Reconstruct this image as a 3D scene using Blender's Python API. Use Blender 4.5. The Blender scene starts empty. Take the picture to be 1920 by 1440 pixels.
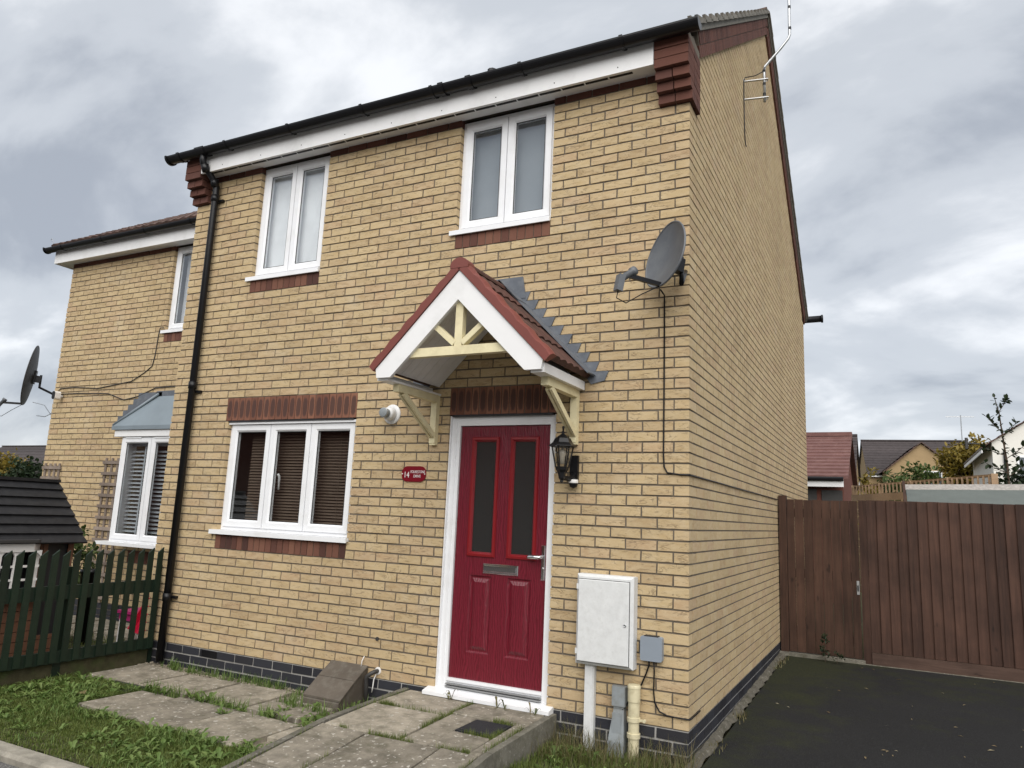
import bpy, math, random
from mathutils import Vector, Matrix
R = math.radians
random.seed(7)
scene = bpy.context.scene
COL = scene.collection

# ---------------------------------------------------------------- camera
CAM = (1.21509, -5.05515, 1.32608)
YAW, PITCH, ROLL, FPX = -0.475839, 0.175769, 0.044032, 1381.82
fw = Vector((math.sin(YAW)*math.cos(PITCH), math.cos(YAW)*math.cos(PITCH), math.sin(PITCH)))
rt = fw.cross(Vector((0, 0, 1))).normalized(); up = rt.cross(fw)
r2 = rt*math.cos(ROLL) + up*math.sin(ROLL); u2 = up*math.cos(ROLL) - rt*math.sin(ROLL)
cd = bpy.data.cameras.new('camera'); cam = bpy.data.objects.new('camera', cd); COL.objects.link(cam)
cd.sensor_width = 36; cd.lens = 36*FPX/1920; cd.clip_start = 0.05; cd.clip_end = 2000
m = Matrix((r2, u2, -fw)).transposed().to_4x4(); m.translation = CAM
cam.matrix_world = m
scene.camera = cam

# ---------------------------------------------------------------- sky, sun, exposure
SUN_EL, SUN_AZ = R(42), R(157)          # azimuth clockwise from +y (north); the sun stands behind the photographer
world = bpy.data.worlds.new('World'); scene.world = world; world.use_nodes = True
nt = world.node_tree; nt.nodes.clear()
N = nt.nodes.new; L = nt.links.new
out = N('ShaderNodeOutputWorld'); bg = N('ShaderNodeBackground'); bg.inputs[1].default_value = 0.1
sky = N('ShaderNodeTexSky'); sky.sky_type = 'NISHITA'; sky.sun_disc = False
sky.sun_elevation = SUN_EL; sky.sun_rotation = SUN_AZ; sky.altitude = 50; sky.air_density = 1.0; sky.dust_density = 2.0
tc = N('ShaderNodeTexCoord'); sep = N('ShaderNodeSeparateXYZ'); L(tc.outputs['Generated'], sep.inputs[0])
ab = N('ShaderNodeMath'); ab.operation = 'ABSOLUTE'; L(sep.outputs['Z'], ab.inputs[0])
ad = N('ShaderNodeMath'); ad.operation = 'ADD'; L(ab.outputs[0], ad.inputs[0]); ad.inputs[1].default_value = 0.42
dx = N('ShaderNodeMath'); dx.operation = 'DIVIDE'; L(sep.outputs['X'], dx.inputs[0]); L(ad.outputs[0], dx.inputs[1])
dy = N('ShaderNodeMath'); dy.operation = 'DIVIDE'; L(sep.outputs['Y'], dy.inputs[0]); L(ad.outputs[0], dy.inputs[1])
cb = N('ShaderNodeCombineXYZ'); L(dx.outputs[0], cb.inputs[0]); L(dy.outputs[0], cb.inputs[1])
mp = N('ShaderNodeMapping'); mp.inputs['Rotation'].default_value = (0, 0, R(35)); mp.inputs['Scale'].default_value = (1.25, 1.9, 1); mp.inputs['Location'].default_value = (3.1, 1.7, 0)
L(cb.outputs[0], mp.inputs[0])
n1 = N('ShaderNodeTexNoise'); n1.inputs['Scale'].default_value = 1.9; n1.inputs['Detail'].default_value = 8; n1.inputs['Roughness'].default_value = 0.52; n1.inputs['Distortion'].default_value = 0.25
L(mp.outputs[0], n1.inputs['Vector'])
cr = N('ShaderNodeValToRGB'); cr.color_ramp.interpolation = 'EASE'
e = cr.color_ramp.elements
e[0].position = 0.33; e[0].color = (0.42, 0.455, 0.515, 1)
e[1].position = 0.68; e[1].color = (1.0, 1.02, 1.05, 1)
e.new(0.50).color = (0.64, 0.675, 0.725, 1)
L(n1.outputs[0], cr.inputs[0])
sc = N('ShaderNodeMix'); sc.data_type = 'RGBA'; sc.blend_type = 'MULTIPLY'; sc.inputs[0].default_value = 1
L(cr.outputs[0], sc.inputs[6]); sc.inputs[7].default_value = (4.0, 4.0, 4.0, 1)
mx = N('ShaderNodeMix'); mx.data_type = 'RGBA'; mx.inputs[0].default_value = 0.94
L(sky.outputs[0], mx.inputs[6]); L(sc.outputs[2], mx.inputs[7])
L(mx.outputs[2], bg.inputs[0]); L(bg.outputs[0], out.inputs[0])

sl = bpy.data.lights.new('sun', 'SUN'); sl.energy = 1.5; sl.angle = R(75); sl.color = (1.0, 0.965, 0.91)
so = bpy.data.objects.new('sun', sl); COL.objects.link(so)
sd = Vector((math.sin(SUN_AZ)*math.cos(SUN_EL), math.cos(SUN_AZ)*math.cos(SUN_EL), math.sin(SUN_EL)))
so.rotation_euler = (-sd).to_track_quat('-Z', 'Y').to_euler(); so.location = (0, -20, 25)

vs = scene.view_settings
vs.view_transform = 'Standard'; vs.look = 'None'; vs.exposure = 1.33; vs.gamma = 1; vs.use_curve_mapping = False
scene.render.resolution_x = 1024; scene.render.resolution_y = 768

# ---------------------------------------------------------------- helpers
WL = {}                                   # world location of every object used as a parent
class MB:
    """collects boxes, prisms, tubes; build() links them as one mesh object"""
    def __init__(s): s.v = []; s.f = []; s.t = []; s.tint = 0.5
    def add(s, vs_, fs_):
        b = len(s.v); s.v += [tuple(p) for p in vs_]
        for q in fs_: s.f.append(tuple(i+b for i in q)); s.t.append(s.tint)
        return s
    def box(s, x0, x1, y0, y1, z0, z1, j=0.0):
        p = [(x, y, z) for z in (z0, z1) for (x, y) in ((x0, y0), (x1, y0), (x1, y1), (x0, y1))]
        if j: p = [(a+random.uniform(-j, j), b+random.uniform(-j, j), c+random.uniform(-j, j)) for a, b, c in p]
        return s.add(p, [(3, 2, 1, 0), (4, 5, 6, 7), (0, 1, 5, 4), (1, 2, 6, 5), (2, 3, 7, 6), (3, 0, 4, 7)])
    def mbox(s, M, sx, sy, sz, j=0.0):
        p = [M @ Vector((x*sx/2+random.uniform(-j, j), y*sy/2+random.uniform(-j, j), z*sz/2+random.uniform(-j, j))) for z in (-1, 1) for (x, y) in ((-1, -1), (1, -1), (1, 1), (-1, 1))]
        return s.add(p, [(3, 2, 1, 0), (4, 5, 6, 7), (0, 1, 5, 4), (1, 2, 6, 5), (2, 3, 7, 6), (3, 0, 4, 7)])
    def beam(s, a, b, w, h, upv=(0, 0, 1)):
        a = Vector(a); b = Vector(b); d = (b-a); ln = d.length; d.normalize()
        sd_ = d.cross(Vector(upv)).normalized(); u_ = sd_.cross(d)
        M = Matrix((d, sd_, u_)).transposed().to_4x4(); M.translation = (a+b)/2
        return s.mbox(M, ln, w, h)
    def bbox(s, x0, x1, y0, y1, z0, z1, c):
        """box with chamfered vertical/front edges (facing -y): front face set in by c"""
        p = [(x0, y1, z0), (x1, y1, z0), (x1, y1, z1), (x0, y1, z1), (x0, y0+c, z0), (x1, y0+c, z0), (x1, y0+c, z1), (x0, y0+c, z1),
             (x0+c, y0, z0+c), (x1-c, y0, z0+c), (x1-c, y0, z1-c), (x0+c, y0, z1-c)]
        return s.add(p, [(0, 1, 2, 3), (0, 4, 5, 1), (1, 5, 6, 2), (2, 6, 7, 3), (3, 7, 4, 0), (4, 8, 9, 5), (5, 9, 10, 6), (6, 10, 11, 7), (7, 11, 8, 4), (8, 11, 10, 9)])
    def prism(s, poly, ax, a, b):
        """poly of 2D points in the other two axes (order x,y,z without ax), extruded from a to b"""
        def P(u, v, w): return {0: (w, u, v), 1: (u, w, v), 2: (u, v, w)}[ax]
        n = len(poly); v = [P(u, w, a) for u, w in poly]+[P(u, w, b) for u, w in poly]
        f = [tuple(range(n)), tuple(range(2*n-1, n-1, -1))]+[(i, i+n, (i+1) % n+n, (i+1) % n) for i in range(n)]
        return s.add(v, f)
    def tube(s, pts, r, n=8, caps=True):
        pts = [Vector(p) for p in pts]; rr = r if isinstance(r, (list, tuple)) else [r]*len(pts)
        v = []; prev = None
        for i, p in enumerate(pts):
            d = (pts[min(i+1, len(pts)-1)]-pts[max(i-1, 0)]).normalized()
            if prev is None:
                a = d.cross(Vector((0.13, 0.31, 0.94)))
                if a.length < 1e-3: a = d.cross(Vector((1, 0, 0)))
                a.normalize()
            else:
                a = (prev - d*prev.dot(d)).normalized()
            prev = a; b = d.cross(a)
            for k in range(n):
                t = 2*math.pi*k/n; v.append(p+(a*math.cos(t)+b*math.sin(t))*rr[i])
        f = []
        for i in range(len(pts)-1):
            for k in range(n): f.append((i*n+k, i*n+(k+1) % n, (i+1)*n+(k+1) % n, (i+1)*n+k))
        if caps: f += [tuple(range(n-1, -1, -1)), tuple(range((len(pts)-1)*n, len(pts)*n))]
        return s.add(v, f)
    def lathe(s, prof, M, n=16, ph=0.0):
        v = []; f = []
        for (r, z) in prof:
            for k in range(n):
                t = 2*math.pi*k/n+ph; v.append(M @ Vector((r*math.cos(t), r*math.sin(t), z)))
        for i in range(len(prof)-1):
            for k in range(n): f.append((i*n+k, i*n+(k+1) % n, (i+1)*n+(k+1) % n, (i+1)*n+k))
        if prof[0][0] > 1e-4: f.append(tuple(range(n-1, -1, -1)))
        if prof[-1][0] > 1e-4: f.append(tuple(range((len(prof)-1)*n, len(prof)*n)))
        return s.add(v, f)
    def quad(s, a, b, c, d): return s.add([a, b, c, d], [(0, 1, 2, 3)])
    def build(s, name, mat, parent=None, smooth=False):
        xs = [p[0] for p in s.v]; ys = [p[1] for p in s.v]; zs = [p[2] for p in s.v]
        o0 = Vector(((min(xs)+max(xs))/2, (min(ys)+max(ys))/2, min(zs)))
        me = bpy.data.meshes.new(name)
        me.from_pydata([(p[0]-o0.x, p[1]-o0.y, p[2]-o0.z) for p in s.v], [], s.f)
        at = me.attributes.new('tint', 'FLOAT', 'FACE'); at.data.foreach_set('value', s.t)
        me.materials.append(mat)
        if smooth: me.polygons.foreach_set('use_smooth', [True]*len(me.polygons))
        me.update()
        o = bpy.data.objects.new(name, me); COL.objects.link(o)
        if parent: o.parent = parent; o.location = o0-WL[parent.name]
        else: o.location = o0
        WL[o.name] = o0
        return o
def tag(o, label, cat, group=None):
    o['label'] = label; o['category'] = cat
    if group: o['group'] = group
    return o
def thing(name, loc, label, cat, group=None):
    o = bpy.data.objects.new(name, None); COL.objects.link(o); o.location = loc; o.empty_display_size = 0.1
    WL[o.name] = Vector(loc); return tag(o, label, cat, group)
def struct(o): o['kind'] = 'structure'; return o
def stuff(o): o['kind'] = 'stuff'; return o
def smooth_angle(o, deg=40):
    me = o.data; me.polygons.foreach_set('use_smooth', [True]*len(me.polygons))
    try: me.set_sharp_from_angle(angle=R(deg))
    except Exception: pass
    return o

# ---------------------------------------------------------------- materials
def lerp3(a, b, t): return tuple(a[i]+(b[i]-a[i])*t for i in range(3))
class NT:
    def __init__(s, name):
        s.m = bpy.data.materials.new(name); s.m.use_nodes = True; s.t = s.m.node_tree
        s.b = s.t.nodes['Principled BSDF']; s.o = s.t.nodes['Material Output']
        s.pos = s.n('ShaderNodeNewGeometry').outputs['Position']
    def n(s, k, **kw):
        d = s.t.nodes.new(k)
        for a, b in kw.items(): setattr(d, a, b)
        return d
    def l(s, a, b): s.t.links.new(a, b)
    def set(s, sock, v):
        if hasattr(v, 'is_output') or isinstance(v, bpy.types.NodeSocket): s.l(v, sock)
        else: sock.default_value = v
    def math(s, op, a, b=0.0, c=None, clamp=False):
        d = s.n('ShaderNodeMath', operation=op, use_clamp=clamp); s.set(d.inputs[0], a); s.set(d.inputs[1], b)
        if c is not None: s.set(d.inputs[2], c)
        return d.outputs[0]
    def attr(s, nm='tint'): return s.n('ShaderNodeAttribute', attribute_name=nm).outputs['Fac']
    def map(s, vec, scale=(1, 1, 1), loc=(0, 0, 0), rot=(0, 0, 0)):
        d = s.n('ShaderNodeMapping'); s.l(vec, d.inputs[0]); d.inputs['Scale'].default_value = scale; s.set(d.inputs['Location'], loc); d.inputs['Rotation'].default_value = rot
        return d.outputs[0]
    def noise(s, vec, scale, detail=4, rough=0.5, dist=0.0):
        d = s.n('ShaderNodeTexNoise'); s.l(vec, d.inputs['Vector']); d.inputs['Scale'].default_value = scale; d.inputs['Detail'].default_value = detail; d.inputs['Roughness'].default_value = rough; d.inputs['Distortion'].default_value = dist
        return d.outputs[0]
    def ramp(s, fac, stops, inter='LINEAR'):
        d = s.n('ShaderNodeValToRGB'); s.l(fac, d.inputs[0]); d.color_ramp.interpolation = inter; e_ = d.color_ramp.elements
        for i, (p, c) in enumerate(stops):
            q = e_[i] if i < 2 else e_.new(p)
            q.position = p; q.color = (c[0], c[1], c[2], 1) if isinstance(c, (tuple, list)) else (c, c, c, 1)
        return d.outputs[0]
    def mix(s, fac, a, b, blend='MIX'):
        d = s.n('ShaderNodeMix', data_type='RGBA', blend_type=blend); s.set(d.inputs[0], fac)
        for k, v in ((6, a), (7, b)):
            if isinstance(v, (tuple, list)): d.inputs[k].default_value = (v[0], v[1], v[2], 1)
            else: s.l(v, d.inputs[k])
        return d.outputs[2]
    def bump(s, h, strength=0.5, dist=0.01):
        d = s.n('ShaderNodeBump'); s.l(h, d.inputs['Height']); d.inputs['Strength'].default_value = strength; d.inputs['Distance'].default_value = dist
        s.l(d.outputs[0], s.b.inputs['Normal'])
    def fin(s, col, rough=0.6, spec=0.5, metal=0.0, coat=0.0):
        if isinstance(col, (tuple, list)): s.b.inputs['Base Color'].default_value = (col[0], col[1], col[2], 1)
        else: s.l(col, s.b.inputs['Base Color'])
        s.set(s.b.inputs['Roughness'], rough); s.b.inputs['Specular IOR Level'].default_value = spec; s.b.inputs['Metallic'].default_value = metal
        if coat: s.b.inputs['Coat Weight'].default_value = coat; s.b.inputs['Coat Roughness'].default_value = 0.15
        return s.m
def wallvec(t, sx, sz, tintmul=37.0):
    """(x+y, z) of the wall, shifted per brick so that no mark runs on over a joint"""
    sp = t.n('ShaderNodeSeparateXYZ'); t.l(t.pos, sp.inputs[0])
    u = t.math('ADD', sp.outputs[0], sp.outputs[1]); a = t.attr()
    off = t.math('MULTIPLY', a, tintmul)
    c = t.n('ShaderNodeCombineXYZ'); t.l(t.math('MULTIPLY', u, sx), c.inputs[0]); t.l(t.math('MULTIPLY', sp.outputs[2], sz), c.inputs[1]); t.l(off, c.inputs[2])
    return c.outputs[0], a
def mat_brick(name, tones, crease=1.0, rough=0.9, stain=(0.16, 0.11, 0.07)):
    t = NT(name); v, a = wallvec(t, 6, 17)
    base = t.ramp(a, [(0.0, tones[0]), (0.35, tones[1]), (0.6, tones[2]), (1.0, tones[3])])
    g = t.noise(v, 2.2, 4, 0.6); col = t.mix(t.ramp(g, [(0.35, 0.0), (0.7, 1.0)]), base, t.mix(0.5, base, (0.62, 0.51, 0.34) if crease else base), 'MIX')
    fine = t.noise(t.pos, 160, 3, 0.7)
    col = t.mix(t.math('MULTIPLY', t.ramp(fine, [(0.3, 0.0), (0.75, 1.0)]), 0.35), col, t.mix(1.0, col, (0.55, 0.5, 0.42), 'MULTIPLY'))
    h = fine
    if crease:
        w = t.noise(v, 1.1, 3, 0.55, 1.6)
        d = t.math('ABSOLUTE', t.math('SUBTRACT', w, 0.5))
        line = t.ramp(d, [(0.0, 1.0), (0.030, 0.0)])
        msk = t.ramp(t.noise(v, 1.7, 2), [(0.42, 0.0), (0.56, 1.0)])
        tn_ = t.n('ShaderNodeSeparateXYZ'); t.l(t.n('ShaderNodeNewGeometry').outputs['True Normal'], tn_.inputs[0]); face = t.math('ADD', t.math('MULTIPLY', t.math('ABSOLUTE', tn_.outputs[1]), 0.8), 0.2)   # the creased stretcher face; ends and returns are smoother
        ln = t.math('MULTIPLY', t.math('MULTIPLY', line, msk), face)
        col = t.mix(t.math('MULTIPLY', ln, 0.5*crease), col, stain)
        pit = t.ramp(t.noise(v, 7.5, 2, 0.5), [(0.70, 0.0), (0.76, 1.0)])
        col = t.mix(t.math('MULTIPLY', pit, 0.3), col, stain)
        h = t.math('SUBTRACT', t.math('MULTIPLY', fine, 0.5), t.math('MULTIPLY', ln, 1.0))
    big = t.noise(t.pos, 0.9, 4, 0.6)           # weathering in broad patches
    col = t.mix(t.ramp(big, [(0.45, 0.0), (0.75, 0.45)]), col, t.mix(1.0, col, (0.74, 0.72, 0.69), 'MULTIPLY'))
    pale = t.noise(t.pos, 2.7, 5, 0.65); col = t.mix(t.ramp(pale, [(0.56, 0.0), (0.78, 0.30)]), col, (0.58, 0.52, 0.42) if crease else t.mix(1.0, col, (1.2, 1.2, 1.2), 'MULTIPLY'))
    t.bump(h, 0.6, 0.004)
    return t.fin(col, rough, 0.3)
def mat_simple(name, col, rough=0.5, spec=0.5, var=0.12, scale=6.0, bump=0.0, metal=0.0, coat=0.0, dirt=None, dscale=3.0, dfac=0.5):
    t = NT(name); nz = t.noise(t.pos, scale, 4, 0.6); a = t.attr()
    f = t.math('ADD', t.math('MULTIPLY', nz, 0.7), t.math('MULTIPLY', a, 0.3))
    c = t.ramp(f, [(0.25, tuple(x*(1-var) for x in col)), (0.75, tuple(min(1, x*(1+var)) for x in col))])
    if dirt:
        dn = t.ramp(t.noise(t.pos, dscale, 6, 0.65), [(0.48, 0.0), (0.72, dfac)]); c = t.mix(dn, c, dirt)
    if bump: t.bump(t.noise(t.pos, scale*8, 4, 0.6), bump, 0.004)
    return t.fin(c, rough, spec, metal, coat)
def mat_concrete(name, col, moss=0.4, spots=0.5):
    t = NT(name); a = t.attr(); n_ = t.noise(t.pos, 8, 7, 0.7)
    c = t.ramp(t.math('ADD', t.math('MULTIPLY', n_, 0.75), t.math('MULTIPLY', a, 0.25)), [(0.3, tuple(x*0.45 for x in col)), (0.7, tuple(x*1.15 for x in col))])
    sp = t.ramp(t.noise(t.pos, 36, 2, 0.4), [(0.645, 0.0), (0.675, 1.0)]); c = t.mix(t.math('MULTIPLY', sp, spots), c, (0.56, 0.53, 0.47))
    mo = t.ramp(t.noise(t.pos, 7.5, 5, 0.7), [(0.47, 0.0), (0.72, moss)]); c = t.mix(mo, c, (0.065, 0.062, 0.035))
    gr = t.noise(t.pos, 220, 3, 0.7); c = t.mix(t.math('MULTIPLY', gr, 0.4), c, t.mix(1.0, c, (0.5, 0.48, 0.45), 'MULTIPLY'))
    t.bump(t.math('ADD', gr, t.noise(t.pos, 30, 4)), 0.55, 0.006)
    return t.fin(c, 0.92, 0.25)
def mat_wood(name, c0, c1, axis=2, scale=9.0, rough=0.75, knot=0.6):
    t = NT(name); a = t.attr(); s_ = [scale*4]*3; s_[axis] = scale*0.22
    off = t.n('ShaderNodeCombineXYZ'); t.l(t.math('MULTIPLY', a, 53.0), off.inputs[axis])
    v = t.map(t.pos, tuple(s_), off.outputs[0]); g = t.noise(v, 1.0, 5, 0.6, 0.6)
    c = t.ramp(t.math('ADD', t.math('MULTIPLY', g, 0.7), t.math('MULTIPLY', a, 0.3)), [(0.26, c0), (0.76, c1)])
    big = t.noise(t.pos, 2.3, 4, 0.6); c = t.mix(t.ramp(big, [(0.4, 0.0), (0.75, 0.55)]), c, tuple(x*0.45 for x in c0))
    s2 = [7.0]*3; s2[axis] = 3.2; kn = t.ramp(t.noise(t.map(t.pos, tuple(s2), off.outputs[0]), 1.6, 2), [(0.71, 0.0), (0.76, knot)]); c = t.mix(kn, c, tuple(x*0.3 for x in c0))
    t.bump(g, 0.5, 0.004)
    return t.fin(c, rough, 0.3)
def mat_glass(name, tint=(0.93, 0.96, 0.95), refl=1.5, frost=0.0):
    t = NT(name); t.t.nodes.remove(t.b)
    tr = t.n('ShaderNodeBsdfTransparent'); tr.inputs[0].default_value = (*tint, 1)
    gl = t.n('ShaderNodeBsdfGlossy'); gl.inputs['Roughness'].default_value = 0.012; gl.inputs[0].default_value = (0.95, 0.97, 1, 1)
    wv = t.noise(t.pos, 1.6, 2); bp = t.n('ShaderNodeBump'); t.l(wv, bp.inputs['Height']); bp.inputs['Strength'].default_value = 0.012; bp.inputs['Distance'].default_value = 0.05; t.l(bp.outputs[0], gl.inputs['Normal'])
    fr = t.n('ShaderNodeLayerWeight'); fr.inputs[0].default_value = 0.5
    fz = t.math('ADD', t.math('MULTIPLY', t.math('POWER', fr.outputs['Facing'], 5.0), 0.95), 0.045)
    mxs = t.n('ShaderNodeMixShader'); t.l(t.math('MULTIPLY', fz, refl, clamp=True), mxs.inputs[0]); t.l(tr.outputs[0], mxs.inputs[1]); t.l(gl.outputs[0], mxs.inputs[2]); t.l(mxs.outputs[0], t.o.inputs[0])
    if frost:
        df = t.n('ShaderNodeBsdfDiffuse'); df.inputs[0].default_value = (0.075, 0.085, 0.085, 1); fm = t.n('ShaderNodeMixShader'); fm.inputs[0].default_value = frost
        t.l(tr.outputs[0], fm.inputs[1]); t.l(df.outputs[0], fm.inputs[2]); t.l(fm.outputs[0], mxs.inputs[1])
    return t.m
def mat_leaf(name, stops, rough=0.55):
    t = NT(name); a = t.attr()
    c = t.ramp(a, stops)
    c = t.mix(t.math('MULTIPLY', t.noise(t.pos, 25, 2), 0.4), c, t.mix(1.0, c, (0.6, 0.62, 0.5), 'MULTIPLY'))
    t.fin(c, rough, 0.35)
    tl = t.n('ShaderNodeBsdfTranslucent'); t.l(c, tl.inputs[0]); ms = t.n('ShaderNodeMixShader'); ms.inputs[0].default_value = 0.3
    t.l(t.b.outputs[0], ms.inputs[1]); t.l(tl.outputs[0], ms.inputs[2]); t.l(ms.outputs[0], t.o.inputs[0])
    return t.m
M = {}
M['buff'] = mat_brick('buff_brick', [(0.44, 0.318, 0.18), (0.52, 0.392, 0.218), (0.555, 0.424, 0.243), (0.485, 0.342, 0.203)])
M['red'] = mat_brick('red_brick', [(0.085, 0.036, 0.028), (0.13, 0.056, 0.042), (0.16, 0.068, 0.05), (0.12, 0.056, 0.045)], crease=0, stain=(0.05, 0.02, 0.02))
M['sillred'] = mat_brick('sill_brick', [(0.075, 0.036, 0.03), (0.13, 0.058, 0.043), (0.175, 0.078, 0.055), (0.21, 0.10, 0.068)], crease=0)
M['blue'] = mat_brick('blue_engineering_brick', [(0.022, 0.022, 0.028), (0.03, 0.031, 0.04), (0.038, 0.04, 0.05), (0.03, 0.03, 0.036)], crease=0, rough=0.55)
def mat_soldier():
    # red multi bricks with a dark oval kiss mark burnt into each face; uses the face's own uv
    t = NT('soldier_brick'); uv = t.n('ShaderNodeUVMap').outputs[0]; v, a = wallvec(t, 6, 6)
    base = t.ramp(a, [(0, (0.15, 0.064, 0.042)), (0.5, (0.20, 0.088, 0.057)), (1, (0.245, 0.112, 0.07))])
    sp = t.n('ShaderNodeSeparateXYZ'); t.l(uv, sp.inputs[0])
    du = t.math('MULTIPLY', t.math('SUBTRACT', sp.outputs[0], 0.5), 2.1); dv = t.math('MULTIPLY', t.math('SUBTRACT', sp.outputs[1], 0.5), 2.05)
    d = t.math('ADD', t.math('POWER', t.math('ABSOLUTE', du), 2.4), t.math('POWER', t.math('ABSOLUTE', dv), 3.0))
    d = t.math('ADD', d, t.math('MULTIPLY', t.math('SUBTRACT', t.noise(t.pos, 40, 3), 0.5), 0.5))
    k = t.ramp(d, [(0.35, 1.0), (0.72, 0.0)])
    c = t.mix(t.math('MULTIPLY', k, 0.78), base, (0.052, 0.03, 0.027))
    t.bump(t.noise(t.pos, 150, 3), 0.4, 0.003)
    return t.fin(c, 0.85, 0.3)
M['soldier'] = mat_soldier()
M['mortar'] = mat_simple('mortar', (0.150, 0.128, 0.102), 0.95, 0.2, 0.25, 9.0, 0.5)
M['mortar_pale'] = mat_simple('pale_mortar', (0.36, 0.35, 0.33), 0.95, 0.2, 0.2, 9.0, 0.5)
M['upvc'] = mat_simple('white_upvc', (0.80, 0.81, 0.83), 0.32, 0.5, 0.03, 2.0, dirt=(0.55, 0.54, 0.5), dscale=5, dfac=0.25)
M['fascia'] = mat_simple('white_fascia', (0.80, 0.80, 0.80), 0.4, 0.5, 0.04, 2.0, dirt=(0.5, 0.5, 0.48), dscale=3.5, dfac=0.35)
M['seal'] = mat_simple('black_seal', (0.02, 0.02, 0.022), 0.5)
M['black'] = mat_simple('black_plastic', (0.0075, 0.0075, 0.009), 0.35, 0.32, 0.2, 3.0)
M['cream'] = mat_simple('cream_paint', (0.74, 0.665, 0.43), 0.5, 0.4, 0.08, 8.0, 0.15, dirt=(0.42, 0.35, 0.2), dscale=9, dfac=0.4)
M['canopy'] = mat_simple('red_canopy', (0.178, 0.05, 0.039), 0.5, 0.4, 0.12, 7.0, 0.1)
M['canopytile'] = mat_simple('weathered_canopy_tile', (0.088, 0.042, 0.034), 0.75, 0.3, 0.35, 14.0, 0.3, dirt=(0.05, 0.037, 0.03), dscale=12, dfac=0.8)
M['lead'] = mat_simple('lead', (0.105, 0.118, 0.14), 0.55, 0.5, 0.25, 10.0, 0.15, dirt=(0.2, 0.21, 0.22), dscale=14, dfac=0.5)
M['leadlight'] = mat_simple('grey_roofing', (0.19, 0.23, 0.26), 0.45, 0.5, 0.15, 4.0, 0.1)
M['tile'] = mat_simple('brown_roof_tile', (0.105, 0.062, 0.052), 0.85, 0.3, 0.35, 9.0, 0.4, dirt=(0.14, 0.13, 0.09), dscale=20, dfac=0.5)
M['tilegrey'] = mat_simple('grey_verge_mortar', (0.21, 0.195, 0.17), 0.9, 0.3, 0.25, 14.0, 0.4, dirt=(0.08, 0.075, 0.05), dscale=22, dfac=0.6)
M['tiledark'] = mat_simple('dark_roof_tile', (0.055, 0.046, 0.046), 0.85, 0.3, 0.3, 4.0)
M['tilered'] = mat_simple('red_roof_tile', (0.155, 0.078, 0.07), 0.85, 0.3, 0.2, 3.0, dirt=(0.28, 0.17, 0.15), dscale=5, dfac=0.4)
M['glass'] = mat_glass('window_glass', (0.97, 0.98, 0.98), 1.9); M['doorglass'] = mat_glass('door_glass', (0.6, 0.63, 0.62), 3.4, 0.3)
M['lampglass'] = mat_glass('lamp_glass', (0.9, 0.9, 0.88), 1.0)
M['room'] = mat_simple('room_wall', (0.16, 0.15, 0.135), 0.9, 0.2, 0.1)
M['blind'] = mat_simple('brown_blind', (0.13, 0.095, 0.07), 0.5, 0.4, 0.2)
M['blindgrey'] = mat_simple('grey_blind', (0.42, 0.45, 0.48), 0.6, 0.4, 0.05)
M['greyroller'] = mat_simple('grey_roller_blind', (0.25, 0.275, 0.30), 0.8, 0.2, 0.06)
M['curtain'] = mat_simple('net_curtain', (0.80, 0.81, 0.83), 0.9, 0.2, 0.18, 3.0)
def mat_door():
    t = NT('red_door'); v = t.map(t.pos, (22, 22, 2.0)); g = t.noise(v, 1.0, 4, 0.6, 1.4)
    w = t.n('ShaderNodeTexWave', wave_type='BANDS', bands_direction='X'); t.l(t.map(t.pos, (1, 1, 0.32)), w.inputs[0]); w.inputs['Scale'].default_value = 17; w.inputs['Distortion'].default_value = 11; w.inputs['Detail'].default_value = 3; w.inputs['Detail Scale'].default_value = 1.1
    h = t.math('ADD', t.math('MULTIPLY', g, 0.35), t.math('MULTIPLY', w.outputs[1], 0.65))
    c = t.ramp(h, [(0.2, (0.105, 0.0045, 0.012)), (0.8, (0.160, 0.009, 0.022))])
    t.bump(h, 0.5, 0.0035)
    return t.fin(c, 0.33, 0.6)
M['door'] = mat_door()
M['doortrim'] = mat_simple('red_glazing_trim', (0.20, 0.007, 0.010), 0.35, 0.5, 0.06)
M['chrome'] = mat_simple('chrome', (0.75, 0.75, 0.76), 0.12, 0.5, 0.02, metal=1.0)
M['blackgloss'] = mat_simple('dark_chrome', (0.6, 0.61, 0.62), 0.12, 0.5, 0.02, metal=1.0)
M['bulb'] = mat_simple('unlit_bulb', (0.42, 0.38, 0.32), 0.25, 0.5, 0.05)
M['steel'] = mat_simple('galvanised_steel', (0.48, 0.49, 0.5), 0.4, 0.5, 0.12, 20, metal=0.85)
M['dish'] = mat_simple('grey_dish', (0.11, 0.118, 0.13), 0.42, 0.5, 0.15, 4.0, dirt=(0.17, 0.18, 0.18), dscale=8, dfac=0.4)
M['dishdark'] = mat_simple('dark_dish', (0.045, 0.043, 0.042), 0.5, 0.4, 0.15, 4.0)
M['meter'] = mat_simple('weathered_white_grp', (0.66, 0.67, 0.67), 0.6, 0.4, 0.10, 16.0, 0.15, dirt=(0.48, 0.48, 0.46), dscale=34, dfac=0.35)
M['greyplastic'] = mat_simple('grey_plastic', (0.24, 0.275, 0.32), 0.5, 0.4, 0.06, 4.0)
M['greyduct'] = mat_simple('grey_duct', (0.26, 0.285, 0.30), 0.5, 0.4, 0.1, 6.0, dirt=(0.16, 0.15, 0.12), dscale=12, dfac=0.6)
M['creampipe'] = mat_simple('cream_pipe', (0.62, 0.56, 0.38), 0.45, 0.4, 0.08, 8.0, dirt=(0.3, 0.25, 0.14), dscale=20, dfac=0.5)
M['signred'] = mat_simple('red_enamel', (0.17, 0.004, 0.012), 0.3, 0.5, 0.06)
M['white'] = mat_simple('white_paint', (0.78, 0.76, 0.74), 0.5, 0.4, 0.05)
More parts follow.
